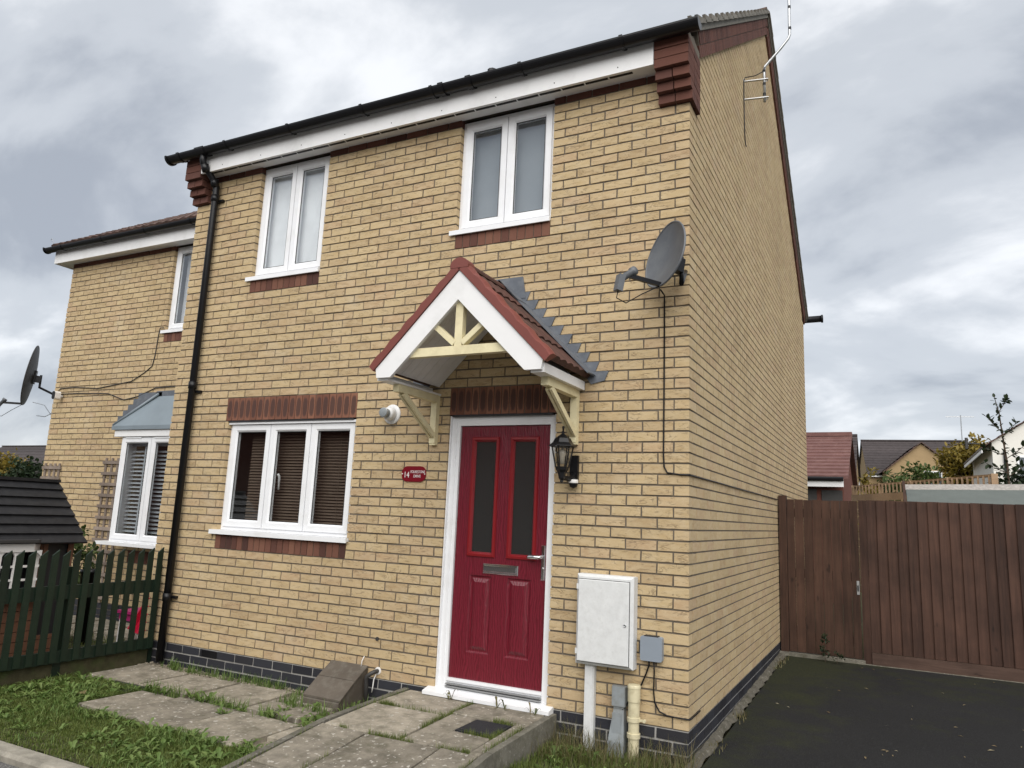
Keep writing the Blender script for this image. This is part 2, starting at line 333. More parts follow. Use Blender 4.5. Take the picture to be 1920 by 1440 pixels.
M['brownlid'] = mat_simple('brown_meter_cover', (0.10, 0.083, 0.066), 0.7, 0.35, 0.25, 6.0, 0.2, dirt=(0.17, 0.155, 0.13), dscale=16, dfac=0.6)
M['slab'] = mat_concrete('paving_slab', (0.37, 0.33, 0.265), 0.62, 0.8)
M['edging'] = mat_concrete('concrete_edging', (0.25, 0.235, 0.195), 0.6, 0.25)
M['haunch'] = mat_concrete('dirty_haunch', (0.17, 0.155, 0.125), 0.8, 0.2)
M['kerb'] = mat_concrete('kerb_concrete', (0.40, 0.37, 0.31), 0.3, 0.15)
M['manhole'] = mat_simple('manhole_cover', (0.022, 0.023, 0.026), 0.75, 0.3, 0.25, 40.0, 0.5)
def mat_asphalt(name, col, moss, leafy=0.0):
    t = NT(name); g = t.noise(t.pos, 95, 4, 0.85); c = t.ramp(g, [(0.3, tuple(x*0.4 for x in col)), (0.56, tuple(x*1.0 for x in col)), (0.72, tuple(x*4.5 for x in col))])
    c = t.mix(t.ramp(t.noise(t.pos, 0.8, 4), [(0.4, 0.0), (0.7, 0.5)]), c, t.mix(1.0, c, (1.45, 1.45, 1.4), 'MULTIPLY'))
    if moss:
        sp = t.n('ShaderNodeSeparateXYZ'); t.l(t.pos, sp.inputs[0])
        near = t.math('ADD', t.ramp(t.math('MULTIPLY', sp.outputs[0], 0.5), [(0.0, 0.27), (0.55, 0.0)]), t.ramp(t.math('MULTIPLY', sp.outputs[1], 0.2), [(0.35, 0.0), (0.85, 0.20)]))
        mm = t.ramp(t.math('ADD', t.noise(t.pos, 2.3, 6, 0.7), near), [(0.60, 0.0), (0.84, moss)])
        c = t.mix(mm, c, t.ramp(t.noise(t.pos, 70, 3), [(0.3, (0.010, 0.014, 0.004)), (0.7, (0.040, 0.044, 0.010))]))
    t.bump(g, 0.8, 0.006)
    return t.fin(c, 0.9, 0.3)
M['asphalt'] = mat_asphalt('drive_asphalt', (0.0125, 0.0125, 0.0132), 0.65)
M['road'] = mat_asphalt('road_asphalt', (0.13, 0.125, 0.12), 0)
M['soil'] = mat_simple('soil', (0.06, 0.055, 0.03), 0.95, 0.2, 0.5, 14.0, 0.6, dirt=(0.055, 0.08, 0.024), dscale=5, dfac=0.9)
M['gravel'] = mat_simple('gravel', (0.27, 0.235, 0.18), 0.95, 0.2, 0.5, 60.0, 0.8, dirt=(0.07, 0.06, 0.04), dscale=9, dfac=0.7)
M['gate'] = mat_wood('brown_stained_wood', (0.028, 0.0135, 0.0085), (0.100, 0.051, 0.033))
M['gatered'] = mat_wood('dark_red_stained_wood', (0.026, 0.0125, 0.0085), (0.088, 0.044, 0.030))
M['graveboard'] = mat_wood('gravel_board_wood', (0.05, 0.028, 0.02), (0.115, 0.07, 0.054), axis=0)
M['tanwood'] = mat_wood('tan_fence_wood', (0.27, 0.18, 0.11), (0.44, 0.31, 0.20), axis=0)
M['weathered'] = mat_wood('weathered_grey_wood', (0.17, 0.13, 0.105), (0.30, 0.245, 0.205))
M['fence'] = mat_simple('dark_green_paint', (0.0075, 0.0175, 0.0095), 0.55, 0.4, 0.3, 9.0, 0.2, dirt=(0.018, 0.03, 0.016), dscale=11, dfac=0.3)
M['pbrown'] = mat_simple('playhouse_brown', (0.165, 0.078, 0.047), 0.6, 0.4, 0.1, 5.0)
M['pblack'] = mat_simple('playhouse_black_roof', (0.014, 0.014, 0.016), 0.5, 0.4, 0.3, 4.0, dirt=(0.05, 0.05, 0.05), dscale=16, dfac=0.3)
M['pink'] = mat_simple('pink_plastic', (0.42, 0.03, 0.16), 0.4, 0.5, 0.05)
M['redplastic'] = mat_simple('red_plastic', (0.42, 0.004, 0.03), 0.4, 0.5, 0.05)
M['bark'] = mat_simple('bark', (0.075, 0.055, 0.04), 0.9, 0.2, 0.4, 20, 0.5)
M['felt'] = mat_simple('grey_green_felt', (0.125, 0.142, 0.136), 0.85, 0.2, 0.12, 8.0)
M['lichen'] = mat_simple('lichened_felt_edge', (0.34, 0.32, 0.30), 0.9, 0.2, 0.5, 30.0, 0.3)
M['tanbrick'] = mat_simple('far_tan_brick', (0.33, 0.235, 0.13), 0.9, 0.2, 0.1, 3.0)
M['farred'] = mat_simple('far_red_brick', (0.15, 0.06, 0.045), 0.9, 0.2, 0.15, 5.0)
M['render'] = mat_simple('white_render', (0.72, 0.70, 0.65), 0.9, 0.2, 0.06, 2.0)
M['grass'] = mat_leaf('grass_blade', [(0, (0.075, 0.108, 0.022)), (0.5, (0.14, 0.185, 0.04)), (0.85, (0.21, 0.235, 0.07)), (1, (0.30, 0.25, 0.12))])
M['weed'] = mat_leaf('weed_leaf', [(0, (0.075, 0.13, 0.026)), (0.5, (0.135, 0.21, 0.05)), (1, (0.22, 0.29, 0.095))])
M['dry'] = mat_leaf('dry_grass', [(0, (0.10, 0.095, 0.035)), (0.5, (0.22, 0.175, 0.09)), (1, (0.10, 0.13, 0.04))])
M['leafyellow'] = mat_leaf('yellowing_leaf', [(0, (0.10, 0.09, 0.016)), (0.5, (0.23, 0.17, 0.03)), (1, (0.34, 0.24, 0.05))])
M['leafgreen'] = mat_leaf('green_leaf', [(0, (0.03, 0.05, 0.012)), (0.5, (0.065, 0.10, 0.024)), (1, (0.13, 0.16, 0.05))])
M['leafdark'] = mat_leaf('dark_leaf', [(0, (0.012, 0.022, 0.010)), (0.5, (0.025, 0.042, 0.018)), (1, (0.045, 0.07, 0.03))])
M['fallen'] = mat_leaf('fallen_leaf', [(0, (0.2, 0.13, 0.06)), (0.5, (0.36, 0.29, 0.17)), (1, (0.5, 0.46, 0.34))])

# ================================================================= brickwork
CO = 0.075
def split_rect(x0, x1, z0, z1, holes):
    zs = sorted({z0, z1, *[h[2] for h in holes], *[h[3] for h in holes]}); zs = [z for z in zs if z0 <= z <= z1]
    res = []
    for a, b in zip(zs, zs[1:]):
        cur = [(x0, x1)]
        for h in holes:
            if h[2] < (a+b)/2 < h[3]:
                nx = []
                for p, q in cur:
                    if h[0] > p: nx.append((p, min(q, h[0])))
                    if h[1] < q: nx.append((max(p, h[1]), q))
                cur = [(p, q) for p, q in nx if q-p > 1e-4]
        res += [(p, q, a, b) for p, q in cur]
    return res
def runs(x0, x1, zm, holes):
    return [(p, q) for p, q, a, b in split_rect(x0, x1, zm-0.001, zm+0.001, [h for h in holes if h[2] < zm < h[3]] ) if a <= zm <= b][:] or []
def course_runs(x0, x1, zm, holes):
    cur = [(x0, x1)]
    for h in holes:
        if h[2] < zm < h[3]:
            nx = []
            for p, q in cur:
                if h[0] > p: nx.append((p, min(q, h[0])))
                if h[1] < q: nx.append((max(p, h[1]), q))
            cur = [(p, q) for p, q in nx if q-p > 0.02]
    return cur
def cut(a, b, first, step=0.225):
    """joints on a grid through first; returns brick spans in (a, b), joints 10 mm"""
    k = math.ceil((a-first)/step+1e-6); js = []
    while first+k*step < b-1e-6: js.append(first+k*step); k += 1
    e_ = [a-0.005]+js+[b+0.005]
    sp = [(p+0.0062, q-0.0062) for p, q in zip(e_, e_[1:])]
    o = []
    for p, q in sp:
        if q-p < 0.03 and o: o[-1] = (o[-1][0], q)          # no slivers
        elif q-p > 0.012: o.append((p, q))
    return o
camv = Vector(CAM)
def score(b, nrm):
    c = Vector(((b[0]+b[1])/2, (b[2]+b[3])/2, (b[4]+b[5])/2)); d = camv-c
    w = (b[1]-b[0]) if abs(nrm[1]) > 0 else (b[3]-b[2])
    return w*(b[5]-b[4])*max(0, d.normalized().dot(Vector(nrm)))/d.length_squared
class Bricks:
    def __init__(s): s.l = []
    def add(s, b, nrm, kind='buff'):
        j = random.gauss(0, 0.0011 if nrm[1] < 0 else 0.0003)
        if nrm[1] < 0: b = (b[0], b[1], b[2]+j, b[3], b[4], b[5])
        elif nrm[0] > 0: b = (b[0], b[1]+j, b[2], b[3], b[4], b[5])
        s.l.append((score(b, nrm), b, kind, random.random(), 0.0017 if nrm[1] < 0 else 0.0006))
    def make(s, parent, keep=300):
        s.l.sort(key=lambda q: -q[0]); mats = {'buff': 0, 'blue': 1, 'red': 2}
        for i, (sc_, b, kind, t, jj) in enumerate(s.l[:keep]):
            q = MB(); q.tint = t; q.box(*b, j=jj); q.build('brick', M[kind], parent)
        q = MB(); mi = []
        for sc_, b, kind, t, jj in s.l[keep:]:
            q.tint = t; q.box(*b, j=jj); mi += [mats[kind]]*6
        o = q.build('brickwork', M['buff'], parent); o.data.materials.append(M['blue']); o.data.materials.append(M['red'])
        o.data.polygons.foreach_set('material_index', mi); stuff(o)
        return o
def soldiers(parent, name, x0, x1, z0, z1, y, n, dep=0.1, mat='soldier'):
    """a row of upright bricks, each with its own uv for the burnt oval"""
    w = (x1-x0)/n
    for i in range(n):
        a, b = x0+i*w+0.004, x0+(i+1)*w-0.004; q = MB(); q.tint = random.random(); yy = y+random.gauss(0, 0.001)
        q.box(a, b, yy, yy+dep, z0+0.004, z1-0.004, j=0.001); o = q.build(name, M[mat], parent)
        uv = o.data.uv_layers.new(name='UVMap'); xs = [v.co.x for v in o.data.vertices]; zs = [v.co.z for v in o.data.vertices]
        for lp in o.data.loops:
            c = o.data.vertices[lp.vertex_index].co
            uv.data[lp.index].uv = ((c.x-min(xs))/(max(xs)-min(xs)), (c.z-min(zs))/(max(zs)-min(zs)))

# ----------------------------------------------------------------- windows
def make_window(house, x0, x1, z0, z1, yf, nc, sill=(0.05, 0.02, 0.045), handle=False, drip=False):
    """white casement window filling x0..x1, z0..z1, frame front at yf; returns pane rectangles"""
    f = 0.036; q = MB()
    q.box(x0, x0+f, yf, yf+0.06, z0, z1).box(x1-f, x1, yf, yf+0.06, z0, z1)
    q.box(x0+f, x1-f, yf, yf+0.06, z1-f, z1).box(x0+f, x1-f, yf, yf+0.06, z0, z0+f)
    iw = (x1-x0-2*f); cw = iw/nc
    for i in range(1, nc): q.box(x0+f+i*cw-0.008, x0+f+i*cw+0.008, yf+0.002, yf+0.06, z0+f, z1-f)
    if drip: q.box(x0-0.012, x1-0.004, yf-0.035, yf+0.02, z1-0.028, z1-0.006)
    w = q.build('window', M['upvc'], house); panes = []
    for i in range(nc):
        a, b = x0+f+i*cw+(0.004 if i else -0.004), x0+f+(i+1)*cw-(0.004 if i < nc-1 else -0.004); s_ = 0.066; c, d = z0+f-0.004, z1-f+0.004
        q = MB(); y = yf-0.014
        # mitred sash with a sloped inner bead
        o4 = [(a, c), (b, c), (b, d), (a, d)]; i4 = [(a+s_*.78, c+s_*.78), (b-s_*.78, c+s_*.78), (b-s_*.78, d-s_*.78), (a+s_*.78, d-s_*.78)]; g4 = [(a+s_, c+s_), (b-s_, c+s_), (b-s_, d-s_), (a+s_, d-s_)]
        for k in range(4):
            n_ = (k+1) % 4
            P = lambda t, yy: (t[0], yy, t[1])
            q.add([P(o4[k], y), P(o4[n_], y), P(i4[n_], y), P(i4[k], y), P(g4[k], y+0.016), P(g4[n_], y+0.016), P(o4[k], y+0.05), P(o4[n_], y+0.05), P(g4[k], y+0.05), P(g4[n_], y+0.05)],
                  [(0, 1, 2, 3), (3, 2, 5, 4), (1, 0, 6, 7), (4, 5, 9, 8)])
        q.build('sash', M['upvc'], w)
        g = MB(); e_ = 0.004
        for (p1, p2, r1, r2_) in ((g4[0][0], g4[1][0], g4[0][1], g4[0][1]+0.006), (g4[0][0], g4[1][0], g4[2][1]-0.006, g4[2][1]), (g4[0][0], g4[0][0]+0.006, g4[0][1], g4[2][1]), (g4[1][0]-0.006, g4[1][0], g4[0][1], g4[2][1])):
            g.box(p1, p2, y+0.017, y+0.022, r1, r2_)
        g.build('gasket', M['seal'], w)
        p = MB(); p.box(g4[0][0]-e_, g4[1][0]+e_, y+0.024, y+0.028, g4[0][1]-e_, g4[2][1]+e_); p.build('pane', M['glass'], w)
        panes.append((g4[0][0], g4[1][0], g4[0][1], g4[2][1]))
        if handle and i == 1:
            h = MB(); hx = g4[0][0]+0.018; h.tube([(hx, y+0.055, (c+d)/2+0.02), (hx, y+0.075, (c+d)/2+0.0), (hx+0.003, y+0.078, (c+d)/2-0.12)], [0.011, 0.012, 0.009], 8); h.build('handle', M['upvc'], w, True)
    sl_, sr_, sy = sill
    q = MB(); q.box(x0-sl_, x1+sr_, -sy+yf-0.055, yf+0.05, z0-0.030, z0-0.002); q.box(x0-sl_, x1+sr_, -sy+yf-0.055, -sy+yf-0.040, z0-0.042, z0-0.030); q.build('sill', M['upvc'], w)
    return w, panes
def make_room(house, x0, x1, y0, y1, z0, z1):
    q = MB(); v = [(x, y, z) for z in (z0, z1) for (x, y) in ((x0, y0), (x1, y0), (x1, y1), (x0, y1))]
    q.add(v, [(3, 2, 1, 0), (4, 5, 6, 7), (1, 2, 6, 5), (2, 3, 7, 6), (3, 0, 4, 7)]); q.build('room_interior', M['room'], house)

# ================================================================= the house
W = 5.263; D = 8.2; GZ = -0.24
YR = D/2; PT = 0.709; TH = math.atan(PT); EV = -0.205; EZ = 4.915           # ridge, pitch, eaves point of the tile surface
house = thing('brick_house', (-W/2, D/2, -0.2), 'buff brick house with red front door, white windows and black gutter', 'house')
OP = [(-4.36, -3.475, 3.525, 4.74), (-1.995, -1.11, 3.675, 4.74), (-4.45, -2.9, 1.05, 2.1), (-1.945, -1.005, -0.03, 2.1)]
LINT = [(-4.485, -2.9, 2.1, 2.325), (-1.948, -1.002, 2.1, 2.325)]
SILLB = [(-4.36, -3.475, 3.375, 3.525), (-1.995, -1.11, 3.525, 3.675), (-4.45, -2.9, 0.9, 1.05)]
HOLES = OP+LINT+SILLB
def roof_z(y, drop=0.0): return (EZ+PT*((y if y < YR else 2*YR-y)-EV))-drop
# mortar core
q = MB()
for (a, b, c, d) in split_rect(-W+0.007, -0.007, -0.002, 4.78, [(h[0]-.007, h[1]+.007, h[2]-.004, h[3]+.004) for h in OP]): q.box(a, b, 0.007, 0.098, c, d)
gp = [(0.10, -0.002), (D, -0.002), (D, roof_z(D, 0.1)), (YR, roof_z(YR, 0.1)), (0.10, roof_z(0.10, 0.1))]
q.prism(gp, 0, -0.10, -0.0045)
q.prism(gp, 0, -W+0.007, -W+0.10)
q.box(-W+0.1, -0.1, D-0.1, D, -0.35, roof_z(D, 0.1))
wall = q.build('wall', M['mortar'], house)
MB().box(-W+0.006, -0.006, 0.006, 0.098, -0.35, -0.002).box(-0.1, -0.006, 0.098, D, -0.35, -0.002).box(-W+0.006, -W+0.1, 0.098, 1.3, -0.35, -0.002).build('plinth_mortar', M['mortar_pale'], house)
# bricks, front
B = Bricks()
for k in range(-3, 63):
    z0 = k*CO+0.0062; z1 = z0+0.0626; zm = (z0+z1)/2; ev = (k % 2 == 0)
    kind = 'blue' if k < 0 else ('red' if k == 62 else 'buff')
    first = -0.1075 if ev else -0.22
    for (a, b) in course_runs(-W, 0, zm, HOLES):
        for (p, r_) in cut(a, b, first):
            dep = 0.1025
            if abs(r_) < 0.02: dep = 0.215 if ev else 0.1025
            B.add((p, r_, 0, dep, z0, z1), (0, -1, 0), kind)
# bricks, side (gable wall facing the drive)
for k in range(-3, 110):
    z0 = k*CO+0.0062; z1 = z0+0.0626; ev = (k % 2 == 0); first = 0.22 if ev else 0.1075
    kind = 'blue' if k < 0 else 'buff'
    a, b = first+0.005, D
    lim = 0.20                                             # below the barge bricks
    if roof_z(0, lim) < z1: a = max(a, EV+(z1-EZ+lim)/PT); b = min(b, 2*YR-a)
    if b-a < 0.1: continue
    for (p, r_) in cut(a, b, first): B.add((-0.1, 0, p, r_, z0, z1), (1, 0, 0), kind)
    if k < 63:
        for (p, r_) in cut(0.1075, 1.3, first): B.add((-W, -W+0.1, p, r_, z0, z1), (-1, 0, 0), kind)
BRICKS_MAIN = B
for nm, rows, n in (('lintel_brick', LINT, (20, 14)), ('sill_brick', SILLB, (12, 12, 22))):
    for (a, b, c, d), nn in zip(rows, n): soldiers(house, nm, a, b, c, d, 0.0, nn, 0.1, 'soldier' if nm == 'lintel_brick' else 'sillred')
# steel lintel line above the openings
for (a, b, c, d) in LINT: MB().box(a+0.03, b-0.03, 0.004, 0.05, c-0.012, c+0.004).build('lintel_angle', M['seal'], house)

# windows
ww, pn = make_window(house, -4.36, -3.475, 3.535, 4.70, 0.05, 2, (0.05, 0.0, 0.02))
make_room(house, -4.5, -3.3, 0.13, 1.4, 3.3, 4.72)
ww, pn = make_window(house, -1.995, -1.11, 3.685, 4.70, 0.05, 2, (0.05, 0.0, 0.02))
make_room(house, -2.2, -0.9, 0.13, 1.4, 3.4, 4.72)
ww, pn = make_window(house, -4.45, -2.9, 1.075, 2.095, 0.05, 3, (0.06, 0.02, 0.03), True, True)
make_room(house, -4.9, -2.5, 0.14, 2.6, 0.3, 2.35)
# blinds (hang inside the rooms)
def venetian(x0, x1, z0, z1, y, mat, label, pitch=0.025, tilt=28, tapes=True, wslat=0.025):
    v = thing('venetian_blind', ((x0+x1)/2, y, z0), label, 'blind')
    MB().box(x0, x1, y-0.02, y+0.02, z1-0.04, z1).build('head_rail', mat, v)
    n = int((z1-z0-0.05)/pitch)
    for i in range(n):
        z = z0+i*pitch; Mx = Matrix.Translation(((x0+x1)/2, y, z)) @ Matrix.Rotation(R(tilt), 4, 'X'); q = MB(); q.mbox(Mx, x1-x0, wslat, 0.002); q.build('slat', mat, v)
    if tapes:
        for tx in (x0+(x1-x0)*0.18, x0+(x1-x0)*0.82): MB().box(tx-0.002, tx+0.002, y-0.016, y-0.014, z0, z1-0.04).build('cord', mat, v)
    return v
venetian(-4.28, -2.93, 1.13, 2.05, 0.175, M['blind'], 'dark brown venetian blind inside the three-pane ground floor window', 0.027, 48)
def panel_blind(name, x0, x1, z0, z1, y, mat, label, fold=0.0):
    n = 64 if fold else 1; t_ = 0.012
    f_ = [(x0+(x1-x0)*i/n, y+fold*math.sin(i*0.65)*(0.7+0.3*math.sin(i*0.21))) for i in range(n+1)]
    q = MB(); q.prism(f_+[(a, b+t_) for a, b in reversed(f_)], 2, z0, z1)
    return tag(smooth_angle(q.build(name, mat, None), 60), label, 'curtain' if fold else 'blind')
panel_blind('roller_blind', -1.95, -1.16, 3.74, 4.68, 0.15, M['greyroller'], 'plain grey roller blind drawn down in upstairs window above the door')
panel_blind('net_curtain', -4.33, -3.50, 3.58, 4.68, 0.135, M['curtain'], 'pale net curtain in tall upstairs window beside the downpipe')

# ------------------------------------------------------------- front door
q = MB(); yd = 0.045
q.box(-1.935, -1.86, yd-0.005, 0.12, 0.0, 2.095).box(-1.944, -1.935, yd-0.03, 0.12, 0.0, 2.095).box(-1.9, -1.888, yd-0.012, yd, 0.0, 2.05).box(-1.064, -1.005, yd-0.005, 0.12, 0.0, 2.095).box(-1.86, -1.064, yd-0.005, 0.12, 2.018, 2.095).box(-1.86, -1.064, yd+0.005, 0.12, 0.0, 0.062)
door = q.build('front_door', M['upvc'], house); door['label'] = 'red wood-grained front door in a white frame'
lx0, lx1, lz0, lz1 = -1.855, -1.068, 0.066, 2.014
GL = [(-1.718, -1.536, 1.03, 1.893), (-1.372, -1.192, 1.03, 1.893)]; PA = [(-1.716, -1.522, 0.285, 0.858), (-1.388, -1.19, 0.285, 0.858)]
lf = MB(); ly = yd+0.012
for (a, b, c, d) in split_rect(lx0, lx1, lz0, lz1, GL+PA): lf.box(a, b, ly, ly+0.044, c, d)
leaf = lf.build('door_leaf', M['door'], door)
for (a, b, c, d) in PA:                    # raised and fielded lower panels
    q = MB(); P = lambda e_, y: [(a+e_, y, c+e_), (b-e_, y, c+e_), (b-e_, y, d-e_), (a+e_, y, d-e_)]
    rings = [P(0, ly), P(0.012, ly+0.012), P(0.022, ly+0.012), P(0.05, ly-0.001), P(0.052, ly-0.001)]
    v = [p for r_ in rings for p in r_]; fs = [(i*4+k, i*4+(k+1) % 4, (i+1)*4+(k+1) % 4, (i+1)*4+k) for i in range(4) for k in range(4)]+[(16, 17, 18, 19)]
    q.add(v, fs); q.build('panel', M['door'], door)
for (a, b, c, d) in GL:
    q = MB(); o_ = 0.034
    for (e0, y0, e1, y1) in ((-o_, ly-0.001, -o_+0.006, ly-0.012), (-o_+0.006, ly-0.012, -0.012, ly-0.014), (-0.012, ly-0.014, 0.004, ly+0.008)):
        P = lambda e_, y: [(a+e_, y, c+e_), (b-e_, y, c+e_), (b-e_, y, d-e_), (a+e_, y, d-e_)]
        v = P(e0, y0)+P(e1, y1); q.add(v, [(k, (k+1) % 4, (k+1) % 4+4, k+4) for k in range(4)])
    q.build('glazing_trim', M['doortrim'], door)
    MB().box(a, b, ly+0.010, ly+0.015, c, d).build('glass_pane', M['doorglass'], door)
make_room(house, -2.1, -0.85, 0.12, 2.8, 0.0, 2.2)
q = MB(); q.bbox(-1.598, -1.296, ly-0.012, ly, 0.876, 0.952, 0.006); lb = q.build('letterbox', M['chrome'], door)
MB().bbox(-1.588, -1.306, ly-0.019, ly-0.0125, 0.892, 0.940, 0.005).build('flap', M['blackgloss'], lb)
q = MB(); q.bbox(-1.112, -1.078, ly-0.010, ly, 0.86, 1.115, 0.008); hp = q.build('handle', M['chrome'], door)
MB().tube([(-1.096, ly-0.008, 1.028), (-1.096, ly-0.045, 1.028), (-1.115, ly-0.055, 1.028), (-1.19, ly-0.05, 1.024), (-1.205, ly-0.044, 1.022)], [0.013, 0.012, 0.015, 0.016, 0.010], 10).build('lever', M['chrome'], hp, True)
MB().tube([(-1.096, ly-0.016, 0.945), (-1.096, ly-0.008, 0.945)], 0.009, 10).build('lock_cylinder', M['chrome'], hp)
q = MB(); q.prism([(-0.085, -0.028), (0.11, -0.028), (0.11, 0.022), (-0.01, 0.014), (-0.085, -0.004)], 0, -1.995, -0.95)
q.build('threshold', M['upvc'], door)
q = MB(); q.box(-1.86, -1.064, 0.012, 0.052, 0.024, 0.034).box(-1.86, -1.064, 0.018, 0.05, 0.042, 0.05); q.build('threshold_bar', M['steel'], door)
q = MB(); q.box(-1.86, -1.064, ly-0.024, ly, 0.066, 0.088); q.build('weather_bar', M['upvc'], door)

# ------------------------------------------------------------- eaves
q = MB(); q.box(-5.06, -0.232, -0.172, -0.152, 4.69, 4.962); fas = q.build('fascia', M['fascia'], house)
q = MB()
for i in range(9): q.tube([(-4.75+i*0.53, -0.1745, 4.735), (-4.75+i*0.53, -0.171, 4.735)], 0.005, 6)
q.build('fixing_pin', M['black'], fas)
q = MB(); q.box(-5.06, -0.232, -0.152, 0.012, 4.712, 4.726); sof = q.build('soffit', M['fascia'], house)
q = MB(); x = -5.0
while x < -0.4: q.box(x, x+0.185, -0.112, -0.088, 4.709, 4.7125); x += 0.2
q.build('vent_slot', M['black'], sof)
def arc(cy, cz, r, a0, a1, n): return [(cy+r*math.cos(R(a0+(a1-a0)*i/n)), cz+r*math.sin(R(a0+(a1-a0)*i/n))) for i in range(n+1)]
gy, gz = -0.236, 4.905
pro = arc(gy, gz, 0.063, 180, 360, 14)+arc(gy, gz, 0.056, 360, 180, 14)
gut = MB().prism(pro, 0, -5.46, 0.105).build('gutter', M['black'], house)
def gclip(x, w=0.03, r=0.066):
    MB().prism(arc(gy, gz, r+0.003, 175, 365, 12)+arc(gy, gz, 0.0635, 365, 175, 12), 0, x-w/2, x+w/2).box(x-w/2, x+w/2, -0.19, -0.172, 4.86, 4.90).build('gutter_bracket', M['black'], gut)
for x in (-4.62, -3.78, -2.9, -2.15, -0.45, -1.3): gclip(x)
gclip(-2.05, 0.05, 0.07); gclip(-1.78, 0.05, 0.068); gclip(-4.98, 0.13, 0.067); gclip(-5.30, 0.04, 0.067)
MB().prism(arc(gy, gz, 0.066, 180, 360, 14)+[(gy+0.066, gz+0.008), (gy-0.066, gz+0.008)], 0, 0.105, 0.128).build('end_stop', M['black'], gut)
MB().prism(arc(gy, gz, 0.075, 180, 360, 14)+arc(gy, gz, 0.058, 360, 180, 14), 0, -5.485, -5.46).build('open_end_collar', M['black'], gut)
px = -4.94
dp = MB().tube([(px-0.03, gy, 4.86), (px-0.03, gy, 4.80), (px-0.03, gy+0.005, 4.765), (px-0.005, -0.075, 4.61), (px, -0.06, 4.57), (px, -0.056, 4.50), (px, -0.056, -0.16)], 0.034, 14).build('downpipe', M['black'], house, True)
for z in (4.72, 4.60, 4.44, 2.46, 0.42): MB().tube([(px if z < 4.65 else px-0.022, -0.056 if z < 4.5 else (-0.075 if z < 4.65 else -0.185), z-0.035), (px if z < 4.65 else px-0.025, -0.056 if z < 4.5 else (-0.095 if z < 4.65 else -0.215), z+0.035)], 0.041, 14).build('pipe_socket', M['black'], dp, True)
for z in (4.42, 2.40, 0.42): MB().box(px-0.045, px+0.085, -0.03, -0.001, z-0.012, z+0.012).tube([(px+0.07, -0.035, z), (px+0.07, -0.028, z)], 0.006, 6).build('pipe_clip', M['black'], dp)

# corbelled kneelers of red brick at both ends of the eaves
def kneeler(x0, x1, out, side):
    kn = None
    for i, k in enumerate(range(59, 65)):
        pr = min(0.045*(i+1), 0.172); z0 = k*CO+0.004; z1 = z0+0.068; xa, xb = (x0, x1)
        xs = [(xa, (xa+xb)/2-0.004), ((xa+xb)/2+0.004, xb)] if i < 3 else [(xa, xb)]
        for a, b in xs:
            q = MB(); q.tint = random.random(); q.box(a, b, -pr, 0.012, z0, z1, j=0.001); q.build('kneeler_brick', M['red'], house)
        if side:
            for (ya, yb) in ((0.016, 0.105), (0.113, 0.215)):
                q = MB(); q.tint = random.random(); q.box(-0.02, x1, ya, yb, z0, z1, j=0.001); q.build('kneeler_brick', M['red'], house)
kneeler(-0.226, 0.030, 0.03, True); kneeler(-5.293, -5.068, 0.03, False)
MB().box(-0.22, 0.026, -0.02, 0.21, 59*CO+0.01, 4.95).box(-5.288, -5.073, -0.02, 0.05, 59*CO+0.01, 4.95).box(-0.22, 0.026, -0.15, -0.02, 63*CO, 4.93).box(-5.288, -5.073, -0.15, -0.02, 63*CO, 4.93).build('kneeler_core', M['mortar'], house)

# ------------------------------------------------------------- roof
def slopeM(y, z, x, sgn): return Matrix.Translation((x, y, z)) @ Matrix.Rotation(sgn*TH, 4, 'X')
dirF = Vector((0, math.cos(TH), math.sin(TH))); nF = Vector((0, -math.sin(TH), math.cos(TH)))
def pt(s_, n_, x, back=False, yr=YR, ev=EV, ez=EZ, th=None):
    p = Vector((x, ev, ez))+(dirF if th is None else Vector((0, math.cos(th), math.sin(th))))*s_+(nF if th is None else Vector((0, -math.sin(th), math.cos(th))))*n_
    if back: p.y = 2*yr-p.y
    return p
SL = (YR-EV)/math.cos(TH)
def roof(parent, x0, x1, yr, ev, ez, mat, ridge=True, th=TH):
    ns = int((yr-ev)/math.cos(th)/0.30)+1; g = (yr-ev)/math.cos(th)/ns
    q = MB(); nx = max(2, int((x1-x0)/0.15))
    for back in (False, True):
        for i in range(ns):
            a, b = i*g-0.03, (i+1)*g
            for j in range(nx):           # shallow double-roll profile
                xa, xb = x0+(x1-x0)*j/nx, x0+(x1-x0)*(j+1)/nx; xm = (xa+xb)/2
                q.tint = random.random()
                P = lambda s_, n_, x_: pt(s_, n_, x_, back, yr, ev, ez, th)
                lo = 0.030; hi = 0.004; rl = 0.016
                vv = [P(a, lo, xa), P(a, lo+rl, xm), P(a, lo, xb), P(b, hi, xa), P(b, hi+rl, xm), P(b, hi, xb), P(a, -0.004, xa), P(a, -0.004, xb)]
                q.add(vv, [(0, 1, 4, 3), (1, 2, 5, 4), (6, 7, 2, 1, 0)])
    # underlay closing the slope from below
    P0 = lambda s_, n_, x_, bk: pt(s_, n_, x_, bk, yr, ev, ez, th); Sx = (yr-ev)/math.cos(th)
    for bk in (False, True): q.quad(P0(0, -0.02, x0, bk), P0(0, -0.02, x1, bk), P0(Sx, -0.02, x1, bk), P0(Sx, -0.02, x0, bk))
    rf = q.build('roof', mat, parent)
    if ridge:
        zt = pt(Sx, 0.03, 0, False, yr, ev, ez, th).z; n = int((x1-x0)/0.45)
        for i in range(n):
            a, b = x0+(x1-x0)*i/n, x0+(x1-x0)*(i+1)/n-0.008
            r_ = MB(); r_.tint = random.random(); r_.prism([(yr+0.115*math.cos(R(t)), zt-0.05+0.10*math.sin(R(t))) for t in range(0, 181, 30)], 0, a, b); r_.build('ridge_tile', mat, rf)
    return rf, ns, g
rf, ns, g = roof(house, -W-0.05, 0.045, YR, EV, EZ, M['tile'])
